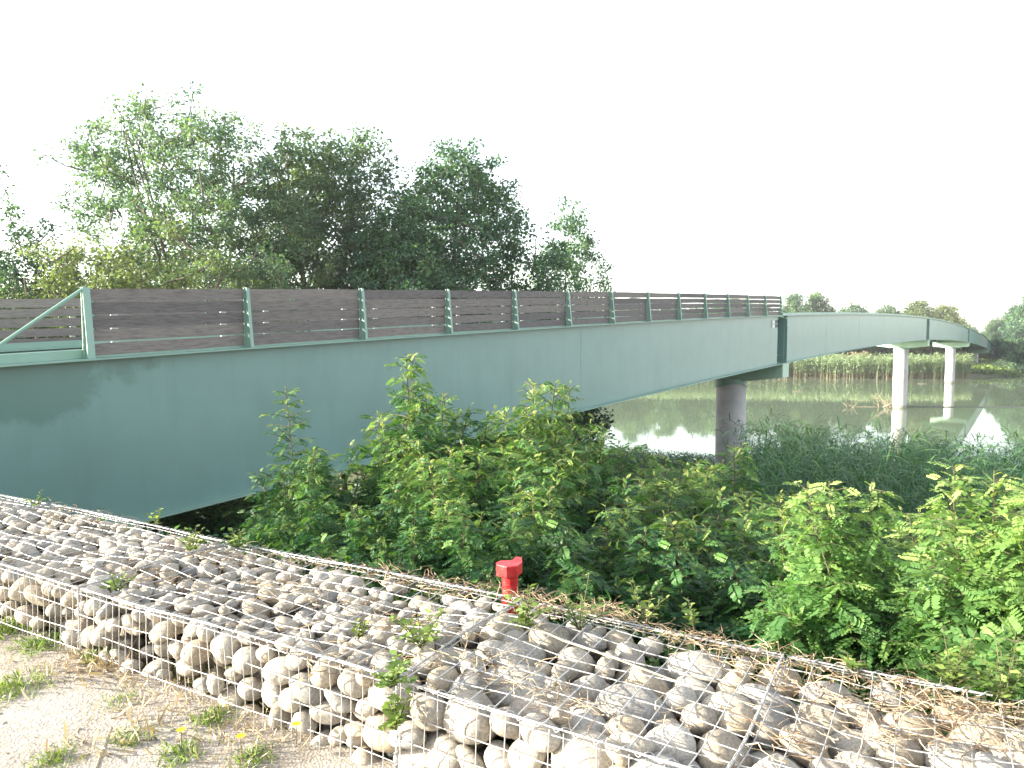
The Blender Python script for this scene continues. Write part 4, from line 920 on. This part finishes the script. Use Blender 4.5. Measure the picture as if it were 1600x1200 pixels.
for i, (x_, y_) in enumerate([(440, 872), (520, 882), (590, 893), (680, 905), (760, 920), (840, 935), (905, 950), (975, 965), (1100, 998), (1180, 1014), (1260, 1034), (1340, 1052), (1420, 1072), (1500, 1092), (1580, 1110)]):
    straw('dry_stalks', on_wall(x_, y_) + np.array([0, 0, -.02]), 46, .09, .11, '', mbx=edge_mb)
tag(edge_mb.build('edge_litter', M['straw'], tones=True), 'dry brown litter and stalks caught along the back edge of the gabion', 'dry stalks', kind='stuff')
m = MB()
P = [on_wall(*p) + np.array([0, 0, z]) for p, z in (((830, 985), .02), ((880, 1012), .03), ((960, 1040), .03), ((1040, 1075), .04), ((1120, 1098), .03), ((1185, 1112), .02))]
m.tube(P, [.003, .004, .0035, .003, .0025, .001], 5, tone=.8); tag(m.build('dry_bramble', M['straw'], tones=True), 'long reddish dry bramble lying across the right gabion mesh', 'bramble')
# grass tufts on the path
for (x_, y_, n, L, lab) in [(20, 985, 260, .16, 'green grass tuft at the left edge by the foot of the gabion'), (70, 1010, 200, .13, 'green grass tuft just right of the left-edge tuft'), (20, 1080, 220, .11, 'low green weed patch on the sandy path at the left edge'),
        (190, 1100, 130, .08, 'small green tuft on the sand below the dry clump'), (205, 1160, 150, .09, 'low leafy green patch on the path near the straw'), (85, 1190, 150, .08, 'green patch at the bottom left of the path'),
        (160, 1030, 160, .13, 'mixed green and dry clump against the gabion foot'), (330, 1130, 150, .10, 'green tuft between dry grass at the gabion foot'), (280, 1185, 160, .10, 'green tuft at the bottom edge with a yellow flower near'),
        (395, 1190, 120, .10, 'yellowish tuft at the bottom edge against the gabion'), (120, 960, 120, .10, 'small tuft by the left gabion face')]:
    tuft('grass_tuft', on_path(x_, y_), n * 2, L * .55, M['weed'], lab, 'grass', 'grass tufts on the sandy path', .045 if n < 200 else .08)
for (x_, y_, n, L, sp, lab) in [(170, 1040, 240, .18, .12, 'golden dry grass clump leaning on the gabion'), (240, 1085, 160, .12, .14, 'dry grass along the gabion foot'), (310, 1120, 180, .12, .14, 'dry straw between green tufts at the gabion foot'), (380, 1165, 180, .12, .12, 'dry straw under the front mesh near the bottom edge'), (110, 1030, 140, .1, .14, 'thin dry grass on the path left of the golden clump'), (180, 1150, 60, .2, .12, 'few pale straws lying on the sand')]:
    tuft('dry_grass', on_path(x_, y_), int(n * 1.2), L * .6, M['straw'], lab, 'dry grass', None, sp, .7, tone=(.3, 1))['kind'] = 'stuff'
for (x_, y_, lab) in [(78, 972, 'small yellow flower by the left gabion face'), (375, 1190, 'yellow flower at the bottom edge near the gabion'), (462, 1170, 'yellow flower beside the front mesh'), (282, 1180, 'tiny yellow flower in the bottom green tuft')]:
    root = empty('yellow_flower', on_path(x_, y_)); tag(root, lab, 'flower', 'yellow flowers by the gabion')
    m = MB(); m.tube([(0, 0, 0), (.005, 0, .05), (.004, .002, .10)], .0018, 4); m.build('stem', M['stem'], root)
    a = np.arange(10) * .628; d = np.stack([np.cos(a), np.sin(a), .25 + 0 * a], -1)
    V, T = place([DIA], np.tile([.004, .002, .10], (10, 1)), d, 0 * a, .022 + 0 * a, a / 7, 4); link('petals', polymesh('petals', V, 4, T), M['flower'], root)
m = MB(); P = [on_path(*p) + np.array([0, 0, .01]) for p in ((178, 1132), (165, 1165), (150, 1205))]; m.tube(P, .006, 5, tone=1); tag(m.build('pale_stick', M['straw'], tones=True), 'pale straight dry stick lying on the sandy path', 'stick')
# loose pebbles on the path
m = MB()
for i in range(260):
    c = on_path(rng.uniform(-60, 480), rng.uniform(1010, 1260)); q_ = c[0] * NW[0] + c[1] * NW[1]
    if q_ > 2.05: continue
    V, Fq = CB[rng.integers(14)]; e = Euler((0, 0, rng.uniform(0, 6))); m.add(V * rng.uniform(.003, .012) @ np.array(e.to_matrix()).T + c + np.array([0, 0, .002]), Fq, rng.random())
tag(m.build('path_pebbles', M['stone'], smooth=True, tones=True), 'tiny loose pebbles scattered over the sandy path', 'pebbles', kind='stuff')

# ---------------------------------------------------------------- air
hz = MB(); hz.box([(-420, -140, -17), (420, -140, -17), (420, 420, -17), (-420, 420, -17), (-420, -140, 24), (420, -140, 24), (420, 420, 24), (-420, 420, 24)])
hm = bpy.data.materials.new('haze_air'); hm.use_nodes = True; hn = hm.node_tree; hn.nodes.remove(hn.nodes['Principled BSDF'])
pv = hn.nodes.new('ShaderNodeVolumePrincipled'); pv.inputs['Color'].default_value = (.93, .96, 1, 1); pv.inputs['Density'].default_value = .0003; pv.inputs['Anisotropy'].default_value = .2
hn.links.new(pv.outputs[0], hn.nodes['Material Output'].inputs['Volume'])
tag(hz.build('haze', hm), 'thin pale summer haze over the river', 'haze', kind='stuff')
